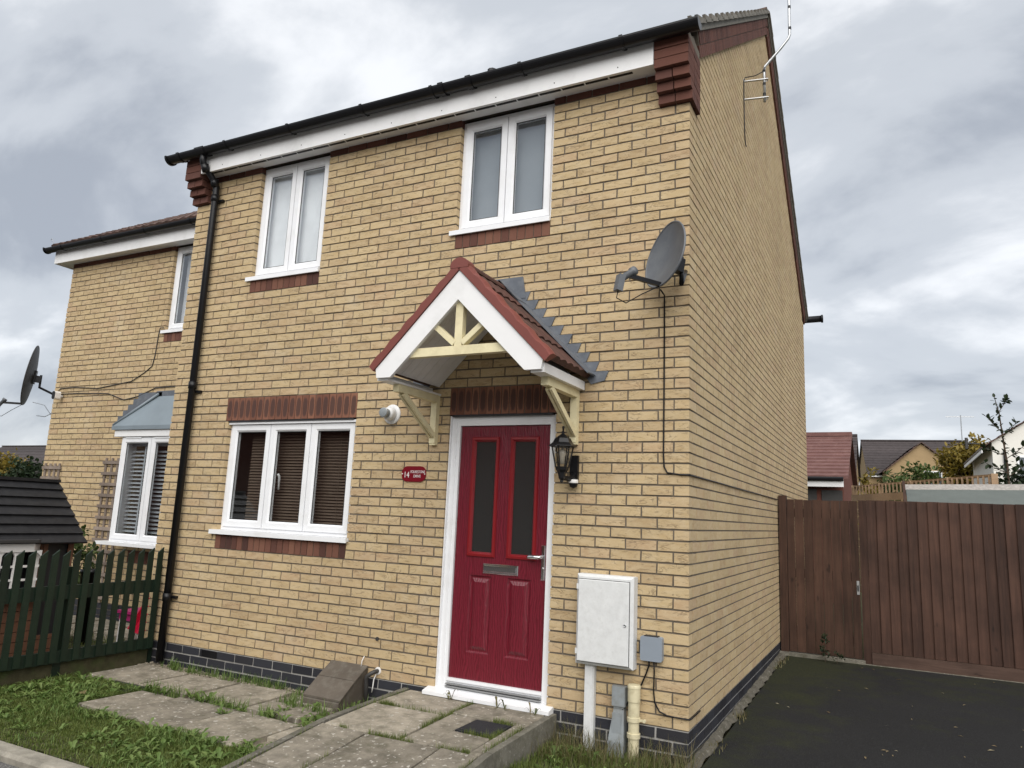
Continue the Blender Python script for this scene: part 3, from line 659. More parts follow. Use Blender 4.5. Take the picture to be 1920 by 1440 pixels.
for back in (False, True):
    q = MB()
    a_, b_ = 0.30 if not back else 0.0, SL
    vv = [pt(a_, -0.050, 0.0, back), pt(b_, -0.050, 0.0, back), pt(b_, 0.0, 0.0, back), pt(a_, 0.0, 0.0, back), pt(a_, -0.050, 0.045, back), pt(b_, -0.050, 0.045, back), pt(b_, 0.0, 0.045, back), pt(a_, 0.0, 0.045, back)]
    q.add(vv, [(0, 1, 2, 3), (7, 6, 5, 4), (0, 4, 5, 1), (2, 6, 7, 3), (1, 5, 6, 2), (0, 3, 7, 4)]); q.build('verge_mortar', M['tilegrey'], house)
    for i in range(ns):
        q = MB(); q.tint = random.random(); a, b = i*g-0.035, (i+1)*g-0.002
        xa, xb = 0.046, 0.070
        c4 = [pt(a, 0.002, xa, back), pt(b, -0.006, xa, back), pt(b, 0.014, xa, back), pt(a, 0.060, xa, back), pt(a, 0.002, xb, back), pt(b, -0.006, xb, back), pt(b, 0.014, xb, back), pt(a, 0.060, xb, back)]
        q.add(c4, [(0, 1, 2, 3), (7, 6, 5, 4), (0, 4, 5, 1), (2, 6, 7, 3), (1, 5, 6, 2), (0, 3, 7, 4)]); q.build('verge_tile', M['tilegrey'], rf)
    s0 = 0.42 if not back else 0.15
    for row, (n0, n1, pitch) in enumerate(((-0.150, -0.055, 0.079), (-0.245, -0.156, 0.079))):
        s_ = s0-(0.04 if row else 0)
        pitch = pitch if not back else 0.226
        while s_+pitch < SL-0.02:
            q = MB(); q.tint = random.random(); a, b = s_, s_+pitch-0.008; xo = 0.030-0.004*row
            c4 = [pt(a, n0, -0.01, back), pt(b, n0, -0.01, back), pt(b, n1, -0.01, back), pt(a, n1, -0.01, back), pt(a, n0, xo, back), pt(b, n0, xo, back), pt(b, n1, xo, back), pt(a, n1, xo, back)]
            q.add(c4, [(0, 1, 2, 3), (7, 6, 5, 4), (0, 4, 5, 1), (2, 6, 7, 3), (1, 5, 6, 2), (0, 3, 7, 4)]); q.build('barge_brick', M['red'], house); s_ += pitch
    q = MB()
    vv = [pt(s0-0.02, -0.242, -0.02, back), pt(SL, -0.242, -0.02, back), pt(SL, -0.05, -0.02, back), pt(s0-0.02, -0.05, -0.02, back), pt(s0-0.02, -0.242, 0.022, back), pt(SL, -0.242, 0.022, back), pt(SL, -0.05, 0.022, back), pt(s0-0.02, -0.05, 0.022, back)]
    q.add(vv, [(0, 1, 2, 3), (7, 6, 5, 4), (0, 4, 5, 1), (2, 6, 7, 3), (1, 5, 6, 2), (0, 3, 7, 4)]); q.build('barge_mortar', M['mortar'], house)
# rear gutter end sticking out past the gable
MB().tube([(0.30, D+0.24, 4.93), (-1.2, D+0.24, 4.93)], 0.058, 12).tube([(0.30, D+0.24, 4.93), (0.27, D+0.24, 4.93)], 0.07, 12).build('rear_gutter', M['black'], house, True)
MB().tube([(-2.82, 1.9, 6.2), (-2.82, 1.9, 6.55)], 0.06, 10).build('roof_vent', M['black'], house)

# air brick in the plinth
q = MB()
for i in range(14): q.box(-4.46+i*0.0145, -4.452+i*0.0145, -0.004, 0.01, -0.066, -0.012)
q.build('air_brick_grille', M['black'], house)
BRICKS_MAIN.make(house, 300)

# ================================================================= canopy over the door
CX = -1.458; CYF = -0.76; CAZ = 3.085; CEZ = 2.362; CHW = 0.714
can = thing('door_canopy', (CX, 0, 1.86), 'gabled red canopy on cream brackets over the red front door', 'canopy')
cl = math.hypot(CHW, CAZ-CEZ); ca = math.atan2(CAZ-CEZ, CHW)
def cp(s_, n_, y, sg):
    """s_ along the slope from the ridge down, n_ out of the slope"""
    return (CX+sg*(s_*math.cos(ca)+n_*math.sin(ca)), y, CAZ-s_*math.sin(ca)+n_*math.cos(ca))
for sg in (-1, 1):
    # ribbed tile-effect slope, stepped in courses
    q = MB(); ny = 48; rows = 4; y0, y1 = CYF+0.075, -0.004
    for i in range(rows):
        a, b = 0.02+(cl-0.02)*i/rows, 0.02+(cl-0.02)*(i+1)/rows
        for j in range(ny):
            ya, yb = y0+(y1-y0)*j/ny, y0+(y1-y0)*(j+1)/ny
            ha, hb = [0.016*abs(math.sin((y_-y0)/0.115*math.pi)) for y_ in (ya, yb)]
            q.tint = random.random()
            q.add([cp(a, 0.000+ha, ya, sg), cp(a, 0.000+hb, yb, sg), cp(b, 0.014+hb, yb, sg), cp(b, 0.014+ha, ya, sg), cp(b, -0.02, yb, sg), cp(b, -0.02, ya, sg)], [(0, 1, 2, 3), (3, 2, 4, 5)])
    q.quad(cp(0, -0.02, y0, sg), cp(0, -0.02, y1, sg), cp(cl, -0.02, y1, sg), cp(cl, -0.02, y0, sg))
    smooth_angle(q.build('tiled_slope', M['canopytile'], can), 30)
    # red front trim, wavy along the slope
    q = MB(); n = 20; q.tint = 0.6
    for i in range(n):
        a, b = (cl+0.012)*i/n, (cl+0.012)*(i+1)/n; wa, wb = [0.0+0.006*math.sin(t/0.18*2*math.pi) for t in (a, b)]
        vv = []
        for (s_, w_) in ((a, wa), (b, wb)):
            for (n_, y_) in ((0.032+w_, CYF+0.085), (0.034+w_, CYF+0.012), (0.018+w_, CYF-0.012), (-0.036, CYF-0.012), (-0.036, CYF+0.03)): vv.append(cp(s_, n_, y_, sg))
        q.add(vv, [(k, k+1, k+6, k+5) for k in range(4)])
    q.add([cp(cl+0.012, n_, y_, sg) for (n_, y_) in ((0.032, CYF+0.085), (0.034, CYF+0.012), (0.018, CYF-0.012), (-0.036, CYF-0.012), (-0.036, CYF+0.03))], [(0, 1, 2, 3, 4)])
    smooth_angle(q.build('front_trim', M['canopy'], can), 40)
    # white barge board
    q = MB(); b0, b1 = -0.040, -0.175
    q.add([cp(0.0, b0, CYF, sg), cp(cl-0.02, b0, CYF, sg), cp(cl-0.02, b0, CYF, sg), (CX+sg*(cl*math.cos(ca)-0.155), CYF, CEZ-0.077), (CX, CYF, CAZ-0.175/math.cos(ca)-0.03), (CX, CYF, CAZ+b0/math.cos(ca))], [(5, 1, 3, 4)])
    p_ = [(CX, CAZ+b0/math.cos(ca)), cp(cl-0.01, b0, 0, sg)[::2], (cp(cl-0.01, b0, 0, sg)[0]-sg*0.012, CEZ-0.085), (cp(cl, b0, 0, sg)[0]-sg*0.14, CEZ-0.085), (CX, CAZ-0.27)]
    q = MB().prism(p_, 1, CYF, CYF+0.03); q.build('barge_board', M['fascia'], can)
    # sloping white lining inside, with board grooves, and the level eaves return
    q = MB()
    for i in range(8):
        ya, yb = CYF+0.03+(0.73-0.004)*i/8, CYF+0.03+(0.73-0.004)*(i+1)/8-0.003
        q.add([cp(0.02, -0.10, ya, sg), cp(0.02, -0.10, yb, sg), cp(cl-0.06, -0.10, yb, sg), cp(cl-0.06, -0.10, ya, sg), cp(0.02, -0.09, ya, sg), cp(0.02, -0.09, yb, sg), cp(cl-0.06, -0.09, yb, sg), cp(cl-0.06, -0.09, ya, sg)], [(0, 1, 2, 3), (7, 6, 5, 4), (0, 4, 5, 1), (1, 5, 6, 2), (2, 6, 7, 3), (3, 7, 4, 0)])
    q.build('lining_board', M['fascia'], can)
    xo = CX+sg*(CHW-0.035)
    MB().box(min(xo, xo-sg*0.10), max(xo, xo-sg*0.10), CYF+0.03, -0.004, CEZ-0.10, CEZ-0.085).box(min(xo, xo-sg*0.015), max(xo, xo-sg*0.015), CYF+0.03, -0.004, CEZ-0.085, CEZ-0.035).build('eaves_box', M['fascia'], can)
    # cream gallows bracket: wall post, head rail, pair of raking struts
    bx = CX+sg*(CHW-0.10)
    br = MB().box(bx-0.027, bx+0.027, -0.05, -0.002, 1.87, CEZ-0.10).box(bx-0.027, bx+0.027, -0.044, -0.004, 1.855, 1.87).build('bracket', M['cream'], can)
    MB().box(bx-0.027, bx+0.027, -0.58, -0.05, CEZ-0.158, CEZ-0.10).build('head_rail', M['cream'], br)
    MB().beam((bx+0.015, -0.05, 1.93), (bx+0.015, -0.50, CEZ-0.16), 0.020, 0.042).beam((bx-0.015, -0.05, 1.93), (bx-0.015, -0.50, CEZ-0.16), 0.020, 0.042).build('strut', M['cream'], br)
# ridge roll
q = MB(); q.prism([(CX+0.075*math.cos(R(t)), CAZ-0.028+0.066*math.sin(R(t))) for t in range(-10, 191, 20)], 1, CYF-0.014, CYF+0.085); q.build('ridge_cap', M['canopy'], can)
q = MB(); q.prism([(CX+0.06*math.cos(R(t)), CAZ-0.028+0.055*math.sin(R(t))) for t in range(0, 181, 20)], 1, CYF+0.085, -0.10); q.build('ridge_roll', M['canopytile'], can)
# cream truss in the gable
zt = 2.452; yk = CYF+0.05
MB().box(CX-0.47, CX+0.47, yk-0.022, yk+0.03, zt-0.032, zt+0.032).build('tie_beam', M['cream'], can)
MB().box(CX-0.03, CX+0.03, yk-0.02, yk+0.03, zt+0.032, CAZ-0.26).build('king_post', M['cream'], can)
for sg in (-1, 1): MB().beam((CX+sg*0.032, yk+0.004, zt+0.05), (CX+sg*0.29, yk+0.004, zt+0.265), 0.04, 0.052, (0, -1, 0)).build('brace', M['cream'], can)
# lead flashing: apron on the slope and stepped pieces let into the joints
for sg in (-1, 1):
    q = MB(); q.add([cp(0.03, 0.040, -0.005, sg), cp(0.03, 0.036, -0.15, sg), cp(cl+0.03, 0.040, -0.15, sg), cp(cl+0.03, 0.044, -0.005, sg), cp(0.03, 0.03, -0.005, sg), cp(0.03, 0.028, -0.15, sg), cp(cl+0.03, 0.030, -0.15, sg), cp(cl+0.03, 0.03, -0.005, sg)], [(0, 1, 2, 3), (7, 6, 5, 4), (1, 5, 6, 2), (2, 6, 7, 3)])
    q.build('lead_apron', M['lead'], can)
    for k in range(31, 42):
        zt_ = (k+1)*CO; zb = k*CO
        # roof line at height z, step reaches 0.17 outside it
        X = lambda z: CX+sg*((CAZ-z)/math.tan(ca))
        if zt_ > CAZ+0.06: continue
        y = -0.005; oo = 0.115
        pl = [(X(zb)-sg*0.02, zb-0.02), (X(zb)+sg*(oo-0.03), zb+0.004), (X(zt_)+sg*(oo+0.075), zt_), (X(zt_)-sg*0.02, zt_)]
        MB().prism(pl, 1, y-0.0025*(k % 2)-0.003, 0.002).build('flashing_step', M['lead'], can)
q = MB(); q.prism([(CX-0.16, CAZ-0.06), (CX+0.16, CAZ-0.06), (CX+0.13, CAZ+0.12), (CX-0.13, CAZ+0.12)], 1, -0.012, 0.002)
q.add([(CX-0.17, -0.17, CAZ-0.115), (CX, -0.17, CAZ+0.058), (CX+0.17, -0.17, CAZ-0.115), (CX-0.17, -0.01, CAZ-0.11), (CX, -0.01, CAZ+0.065), (CX+0.17, -0.01, CAZ-0.11)], [(0, 1, 4, 3), (1, 2, 5, 4)])
q.build('lead_saddle', M['lead'], can)

# ================================================================= things fixed to the wall
# satellite dish
def dish(name, c, nrm, wv, hv, mat, label, wallp, arm_mat, lnb=True, upref=(0, 0, 1)):
    nrm = Vector(nrm).normalized(); sd_ = nrm.cross(Vector(upref)).normalized(); uu = sd_.cross(nrm)
    M4 = Matrix((sd_, uu, nrm)).transposed().to_4x4(); M4.translation = c
    t = thing(name, wallp, label, 'satellite dish')
    q = MB(); ne = 40; nr = 8; v = []; f = []
    for back in (0, 1):
        for i in range(nr+1):
            r_ = i/nr
            for k in range(ne):
                a = 2*math.pi*k/ne; egg = 1.0-0.10*math.sin(a)
                v.append(M4 @ Vector((wv/2*r_*math.cos(a)*egg, hv/2*r_*math.sin(a), 0.055*(r_*r_-1)-0.007*back)))
    o_ = (nr+1)*ne
    for i in range(nr):
        for k in range(ne):
            k2 = (k+1) % ne; f.append((i*ne+k, i*ne+k2, (i+1)*ne+k2, (i+1)*ne+k)); f.append((o_+i*ne+k2, o_+i*ne+k, o_+(i+1)*ne+k, o_+(i+1)*ne+k2))
    for k in range(ne): k2 = (k+1) % ne; f.append((nr*ne+k, nr*ne+k2, o_+nr*ne+k2, o_+nr*ne+k))
    q.add(v, f); smooth_angle(q.build('reflector', mat, t), 50)
    rim = [M4 @ Vector((wv/2*math.cos(2*math.pi*k/ne)*(1-0.1*math.sin(2*math.pi*k/ne)), hv/2*math.sin(2*math.pi*k/ne), -0.004)) for k in range(ne+1)]
    MB().tube(rim, 0.0075, 6, False).build('rim', mat, t, True)
    bc = M4 @ Vector((0, -0.02, -0.07))
    MB().mbox(Matrix.Translation(bc) @ M4.to_3x3().to_4x4(), 0.10, 0.20, 0.03).mbox(Matrix.Translation(M4 @ Vector((0, -0.04, -0.11))) @ M4.to_3x3().to_4x4(), 0.06, 0.10, 0.09).build('back_bracket', arm_mat, t)
    b1 = M4 @ Vector((0, -0.04, -0.15)); wp = Vector(wallp)
    MB().tube([b1+Vector((0, 0, 0.07)), b1-Vector((0, 0, 0.05)), b1-Vector((0, 0, 0.12)), (b1*0.35+wp*0.65)+Vector((0, 0, -0.04)), wp], 0.017, 10).build('mount_arm', arm_mat, t, True)
    if lnb:
        a0 = M4 @ Vector((0, -hv/2+0.015, -0.01)); a1 = M4 @ Vector((0, -hv/2-0.018, 0.25)); a2 = M4 @ Vector((0, -hv/2+0.0, 0.24))
        MB().beam(a0, a1, 0.022, 0.03).build('feed_arm', M['black'], t)
        ax = (M4 @ Vector((0, 0.02, 0.0))-a2).normalized(); h0 = a2+ax*0.05; h1 = a2-ax*0.09
        ln = MB().tube([h0, h0-ax*0.03, h0-ax*0.035, h1], [0.032, 0.032, 0.024, 0.024], 14).build('feed_horn', M['dish'], t, True)
        MB().beam(h1+uu*0.03, h1-uu*0.085, 0.05, 0.045, tuple(ax)).build('feed_box', M['dish'], ln)
        e0 = h1-uu*0.085
        MB().tube([e0, e0-uu*0.05, e0*0.75+a0*0.25-uu*0.10, e0*0.4+a0*0.6-uu*0.05, a0-uu*0.01], 0.004, 6).build('feed_cable', M['black'], t, True)
    return t, M4
dish('satellite_dish', (-0.105, -0.27, 3.15), (-0.62, -0.76, 0.20), 0.43, 0.49, M['dish'], 'grey satellite dish with feed arm on front wall near the house corner', (-0.03, 0.0, 3.10), M['black'])
def cable(name, pts, r, label, mat='black', n=6, clips=None):
    t = MB().tube(pts, r, n).build(name, M[mat], None, True); return tag(t, label, 'cable')
cable('cable', [(-0.165, -0.16, 2.93), (-0.172, -0.04, 2.93), (-0.178, -0.008, 2.90), (-0.177, -0.007, 2.3), (-0.178, -0.007, 1.78), (-0.172, -0.008, 1.70), (-0.15, -0.008, 1.66), (-0.06, -0.008, 1.648), (0.004, -0.006, 1.645), (0.008, 0.01, 1.645), (0.008, 1.0, 1.648), (0.009, 2.2, 1.644), (0.008, 3.2, 1.648), (0.008, 4.36, 1.645)], 0.0058, 'black cable dropping from the satellite dish and turning the house corner')

# wall lantern with motion sensor
lx, lyy = -0.872, -0.165
lan = thing('wall_lantern', (-0.835, 0, 1.57), 'black six-sided coach lantern with motion sensor beside the front door', 'lamp')
T = Matrix.Translation((lx, lyy, 0)); PH = math.pi/6
MB().box(-0.868, -0.806, -0.03, -0.001, 1.60, 1.775).build('backplate', M['black'], lan)
MB().tube([(-0.837, -0.02, 1.64), (-0.845, -0.06, 1.60), (lx, lyy+0.02, 1.605), (lx, lyy, 1.63)], [0.022, 0.02, 0.018, 0.022], 8).build('arm', M['black'], lan, True)
MB().lathe([(0.0, 1.945), (0.012, 1.935), (0.010, 1.92), (0.03, 1.905), (0.058, 1.885), (0.073, 1.855), (0.102, 1.832), (0.102, 1.826), (0.07, 1.82)], T, 6, PH).build('cap', M['black'], lan)
MB().lathe([(0.007, 1.975), (0.011, 1.965), (0.007, 1.955), (0.006, 1.94)], T, 10).build('finial', M['black'], lan, True)
MB().lathe([(0.077, 1.825), (0.046, 1.68)], T, 6, PH).build('glass', M['lampglass'], lan)
q = MB()
for k in range(6):
    a = PH+k*math.pi/3; q.tube([(lx+0.078*math.cos(a), lyy+0.078*math.sin(a), 1.828), (lx+0.047*math.cos(a), lyy+0.047*math.sin(a), 1.678)], 0.0055, 6)
q.build('cage_bar', M['black'], lan)
MB().lathe([(0.05, 1.682), (0.045, 1.66), (0.030, 1.64), (0.022, 1.60), (0.012, 1.585), (0.012, 1.575), (0.0, 1.565)], T, 6, PH).build('base_cup', M['black'], lan)
MB().lathe([(0.0, 1.70), (0.018, 1.705), (0.02, 1.75), (0.028, 1.775), (0.022, 1.80), (0.0, 1.82)], T, 12).build('bulb', M['bulb'], lan, True)
sn = MB().lathe([(0.0, 1.535), (0.026, 1.545), (0.033, 1.57), (0.033, 1.61), (0.0, 1.612)], Matrix.Translation((-0.83, -0.045, 0)), 16).build('sensor', M['black'], lan, True)
MB().lathe([(0.0335, 1.572), (0.0345, 1.578), (0.0345, 1.592), (0.0335, 1.598)], Matrix.Translation((-0.83, -0.045, 0)), 16).build('sensor_lens', M['white'], sn, True)

# house number plate
plate = thing('house_number_plate', (-2.252, 0, 1.565), 'oval dark red house plate reading 14 Folkestone Drive beside the door', 'sign')
def stadium(cx, cz, w, h, n=10, r=None):
    r = r or h/2; o_ = []
    for (sx, sz, a0) in ((1, 1, 0), (-1, 1, 90), (-1, -1, 180), (1, -1, 270)):
        for i in range(n+1): a = R(a0+90*i/n); o_.append((cx+sx*(w/2-r)+r*math.cos(a), cz+sz*(h/2-r)+r*math.sin(a)))
    return o_
MB().prism(stadium(-2.252, 1.622, 0.236, 0.126, r=0.055), 1, -0.012, -0.001).build('plate', M['signred'], plate)
def text(txt, x, z, size, y, parent, mat, name='lettering', align='LEFT', depth=0.0006, sx=1.0):
    c = bpy.data.curves.new('t', 'FONT'); c.body = txt; c.size = size; c.align_x = align; c.extrude = depth; c.offset = 0.0
    o = bpy.data.objects.new('t', c); COL.objects.link(o); dg = bpy.context.evaluated_depsgraph_get()
    me = bpy.data.meshes.new_from_object(o.evaluated_get(dg)); bpy.data.objects.remove(o)
    for v in me.vertices: v.co = (v.co.x*sx, -v.co.z, v.co.y)
    me.materials.clear(); me.materials.append(mat)
    n = bpy.data.objects.new(name, me); COL.objects.link(n); n.parent = parent; n.location = Vector((x, y, z))-WL[parent.name]
    return n
text('14', -2.350, 1.592, 0.068, -0.0130, plate, M['white'], sx=0.85)
text('FOLKESTONE', -2.283, 1.629, 0.031, -0.0130, plate, M['white'], sx=0.75)
text('DRIVE', -2.252, 1.594, 0.031, -0.0130, plate, M['white'], sx=0.85)
q = MB()
for x in (-2.362, -2.142): q.tube([(x, -0.016, 1.622), (x, -0.011, 1.622)], 0.005, 8)
q.build('fixing_screw', M['white'], plate)

# boiler flue
fl = thing('boiler_flue', (-2.53, 0, 2.05), 'white round boiler flue sticking out beside the canopy bracket', 'flue')
Mf = Matrix.Translation((-2.515, 0, 2.12)) @ Matrix.Rotation(R(90), 4, 'X')
MB().lathe([(0.085, 0.0), (0.085, 0.006), (0.078, 0.014), (0.056, 0.016)], Mf, 28).build('wall_collar', M['fascia'], fl, True)
MB().lathe([(0.056, 0.01), (0.056, 0.06), (0.05, 0.075), (0.038, 0.08)], Mf, 24).build('outer_pipe', M['fascia'], fl, True)
MB().lathe([(0.036, 0.07), (0.036, 0.105), (0.030, 0.107), (0.040, 0.112), (0.040, 0.135), (0.034, 0.138), (0.0, 0.139)], Mf, 24).build('outlet_pipe', M['greyduct'], fl, True)
MB().lathe([(0.0405, 0.118), (0.042, 0.122), (0.042, 0.128), (0.0405, 0.131)], Mf, 24).build('clamp_ring', M['steel'], fl, True)

# meter cabinet
mc = thing('meter_cabinet', (-0.545, 0, 0.33), 'weathered white meter cabinet on the wall right of the door', 'cabinet')
q = MB(); x0, x1, z0, z1, dpt = -0.762, -0.352, 0.345, 0.945, 0.15
q.bbox(x0, x1, -0.10, -0.001, z0, z1, 0.018); q.build('body', M['meter'], mc)
dr = MB().bbox(x0+0.018, x1-0.026, -0.112, -0.100, z0+0.022, z1-0.035, 0.004).build('door', M['meter'], mc)
MB().box(x0+0.014, x1-0.022, -0.1018, -0.0985, z0+0.018, z1-0.031).build('door_gap', M['seal'], mc)
MB().lathe([(0.011, 0.0), (0.011, 0.004), (0.007, 0.005), (0.006, 0.002), (0.0, 0.002)], Matrix.Translation((-0.404, -0.111, 0.628)) @ Matrix.Rotation(R(90), 4, 'X'), 14).build('lock', M['steel'], dr, True)
for z in (0.43, 0.86): MB().box(x0+0.004, x0+0.02, -0.108, -0.098, z-0.018, z+0.018).build('hinge', M['meter'], mc)
q = MB(); q.prism([(-0.702, -0.055), (-0.648, -0.055), (-0.638, -0.04), (-0.638, -0.001), (-0.702, -0.001)], 2, -0.26, 0.348)
tag(q.build('meter_cable_duct', M['meter']), 'white square duct running from meter cabinet down into the grass', 'duct')

# telecom box and its cables
tb = thing('telecom_box', (-0.24, 0, 0.41), 'small grey telecom box beside the white meter cabinet', 'junction box')
MB().prism(stadium(-0.242, 0.49, 0.148, 0.156, 4, 0.012), 1, -0.048, -0.001).build('lid', M['greyplastic'], tb)
MB().box(-0.29, -0.195, -0.046, -0.002, 0.566, 0.574).box(-0.324, -0.316, -0.03, -0.002, 0.45, 0.53).build('rubber_seal', M['seal'], tb)
cable('cable', [(-0.262, -0.02, 0.415), (-0.263, -0.015, 0.38), (-0.285, -0.012, 0.32), (-0.315, -0.012, 0.25), (-0.36, -0.03, 0.19), (-0.42, -0.03, 0.10), (-0.435, -0.04, 0.08)], 0.0058, 'black cable slanting from grey telecom box to the grey duct')
cable('cable', [(-0.228, -0.02, 0.415), (-0.228, -0.012, 0.34), (-0.231, -0.012, 0.22), (-0.222, -0.014, 0.15), (-0.19, -0.014, 0.10), (-0.14, -0.012, 0.082), (-0.05, -0.010, 0.078), (0.005, -0.006, 0.077), (0.009, 0.02, 0.077), (0.009, 0.28, 0.076)], 0.0052, 'black cable looping from grey telecom box round the house corner')
q = MB()
pr_ = [(-0.05, -0.26), (-0.05, 0.06), (-0.036, 0.09)]
q.prism([(-0.505, -0.055), (-0.415, -0.055), (-0.405, -0.001), (-0.515, -0.001)], 2, 0.10, 0.225)
q.prism([(-0.495, -0.045), (-0.425, -0.045), (-0.42, -0.001), (-0.50, -0.001)], 2, 0.085, 0.10)
v = [(-0.495, -0.04, 0.085), (-0.425, -0.04, 0.085), (-0.42, 0.0, 0.085), (-0.50, 0.0, 0.085), (-0.522, -0.075, -0.12), (-0.412, -0.075, -0.12), (-0.412, 0, -0.12), (-0.522, 0, -0.12), (-0.522, -0.075, -0.27), (-0.412, -0.075, -0.27), (-0.412, 0, -0.27), (-0.522, 0, -0.27)]
q.add(v, [(0, 4, 5, 1), (1, 5, 6, 2), (3, 7, 4, 0), (4, 8, 9, 5), (5, 9, 10, 6), (7, 11, 8, 4)])
q.prism([(-0.497, -0.066), (-0.437, -0.066), (-0.447, -0.05), (-0.487, -0.05)], 2, -0.10, 0.06)
tag(q.build('grey_cable_duct', M['greyduct']), 'grey plastic cable duct with flared foot standing in dry grass', 'duct')
Tp = Matrix.Translation((-0.352, -0.05, 0))
q = MB().lathe([(0.036, -0.27), (0.036, -0.08), (0.044, -0.078), (0.044, -0.05), (0.036, -0.048), (0.036, 0.02), (0.043, 0.022), (0.043, 0.048), (0.038, 0.05), (0.038, 0.145), (0.042, 0.147), (0.042, 0.228), (0.044, 0.230), (0.044, 0.245), (0.040, 0.252), (0.0, 0.252)], Tp, 20)
q.box(-0.312, -0.275, -0.058, -0.048, 0.028, 0.042); q.tube([(-0.278, -0.065, 0.035), (-0.278, -0.045, 0.035)], 0.011, 8)
tag(smooth_angle(q.build('capped_standpipe', M['creampipe']), 40), 'cream capped plastic pipe with clip, right of the grey duct', 'pipe')

# semi-concealed brown meter cover at the foot of the wall
gb = thing('gas_meter_cover', (-2.75, -0.2, -0.2), 'brown wedge-shaped gas meter cover against the wall', 'meter cover')
pf = [(-0.002, -0.26), (-0.002, 0.075), (-0.05, 0.066), (-0.30, -0.115), (-0.33, -0.145), (-0.335, -0.26)]
MB().prism([(y, z) for y, z in pf], 0, -2.93, -2.58).build('body', M['brownlid'], gb)
MB().add([(-2.94, -0.01, 0.088), (-2.57, -0.01, 0.088), (-2.57, -0.16, -0.002), (-2.94, -0.16, -0.002), (-2.94, -0.01, 0.074), (-2.57, -0.01, 0.074), (-2.57, -0.16, -0.016), (-2.94, -0.16, -0.016)], [(0, 3, 2, 1), (4, 5, 6, 7), (3, 7, 6, 2), (0, 4, 7, 3), (1, 2, 6, 5)]).build('lid', M['brownlid'], gb)
MB().add([(-2.94, -0.166, -0.007), (-2.57, -0.166, -0.007), (-2.57, -0.325, -0.118), (-2.94, -0.325, -0.118), (-2.94, -0.166, -0.02), (-2.57, -0.166, -0.02), (-2.57, -0.325, -0.132), (-2.94, -0.325, -0.132)], [(0, 3, 2, 1), (4, 5, 6, 7), (3, 7, 6, 2), (0, 4, 7, 3), (1, 2, 6, 5)]).build('front_flap', M['brownlid'], gb)
cable('cable', [(-2.62, 0.0, 0.155), (-2.625, -0.02, 0.12), (-2.63, -0.02, 0.07)], 0.004, 'short white cable stub above the brown gas meter cover', 'white')
pp = thing('pipe_entry', (-2.48, 0, -0.12), 'pipes bent into a sealed hole beside the brown gas meter cover', 'pipe')
MB().lathe([(0.03, 0), (0.028, 0.006), (0.02, 0.007)], Matrix.Translation((-2.475, 0, 0.06)) @ Matrix.Rotation(R(90), 4, 'X'), 12).build('hole_seal', M['white'], pp)
MB().tube([(-2.475, 0.0, 0.06), (-2.48, -0.04, 0.058), (-2.50, -0.06, 0.045), (-2.53, -0.07, 0.02), (-2.535, -0.06, -0.05), (-2.535, -0.05, -0.2)], 0.017, 8).build('main_pipe', M['dishdark'], pp, True)
MB().tube([(-2.478, -0.01, 0.05), (-2.485, -0.035, 0.0), (-2.49, -0.035, -0.06), (-2.50, -0.03, -0.10)], 0.005, 6).build('white_wire', M['white'], pp, True)
MB().tube([(-2.505, -0.005, 0.30), (-2.505, 0.004, 0.30)], 0.016, 8).build('plug_cap', M['dishdark'], pp)

# cranked aerial mast on the gable
am = thing('aerial_mast', (0.0, 2.4, 5.75), 'cranked silver aerial mast on a wall bracket high on the gable', 'aerial')
bk_ = MB().box(0.0, 0.006, 2.37, 2.40, 5.755, 6.01).build('wall_plate', M['steel'], am)
for z in (5.775, 5.985): MB().beam((0.004, 2.385, z), (0.245, 2.43, z), 0.03, 0.006).tube([(0.2, 2.41, z-0.004), (0.2, 2.46, z-0.004), (0.235, 2.46, z), (0.235, 2.41, z)], 0.005, 6).build('bracket_arm', M['steel'], am)
MB().tube([(0.205, 2.43, 5.73), (0.205, 2.43, 6.10), (0.215, 2.43, 6.14), (0.30, 2.43, 6.225), (0.38, 2.43, 6.31), (0.455, 2.43, 6.40), (0.47, 2.43, 6.44), (0.472, 2.43, 7.6)], 0.0145, 10).build('mast', M['steel'], am, True)
q = MB()
for z in (5.80, 5.92, 6.07, 6.50, 6.75, 7.0, 7.3): q.tube([(0.205 if z < 6.2 else 0.472, 2.43, z), (0.205 if z < 6.2 else 0.472, 2.43, z+0.03)], 0.0165, 8)
q.build('tape_band', M['black'], am)
MB().tube([(0.22, 2.41, 6.12), (0.19, 2.40, 6.06), (0.12, 2.39, 6.03), (0.02, 2.375, 6.025), (0.008, 2.365, 5.98), (0.008, 2.362, 5.60), (0.010, 2.37, 5.35), (0.012, 2.40, 5.27), (0.010, 2.45, 5.27)], 0.0055, 6).build('lead_cable', M['black'], am, True)
MB().tube([(0.472, 2.43, 7.6), (0.472, 2.43, 7.62)], 0.016, 8).beam((0.1, 2.43, 7.56), (0.95, 2.43, 7.56), 0.02, 0.02).build('aerial_boom', M['steel'], am)

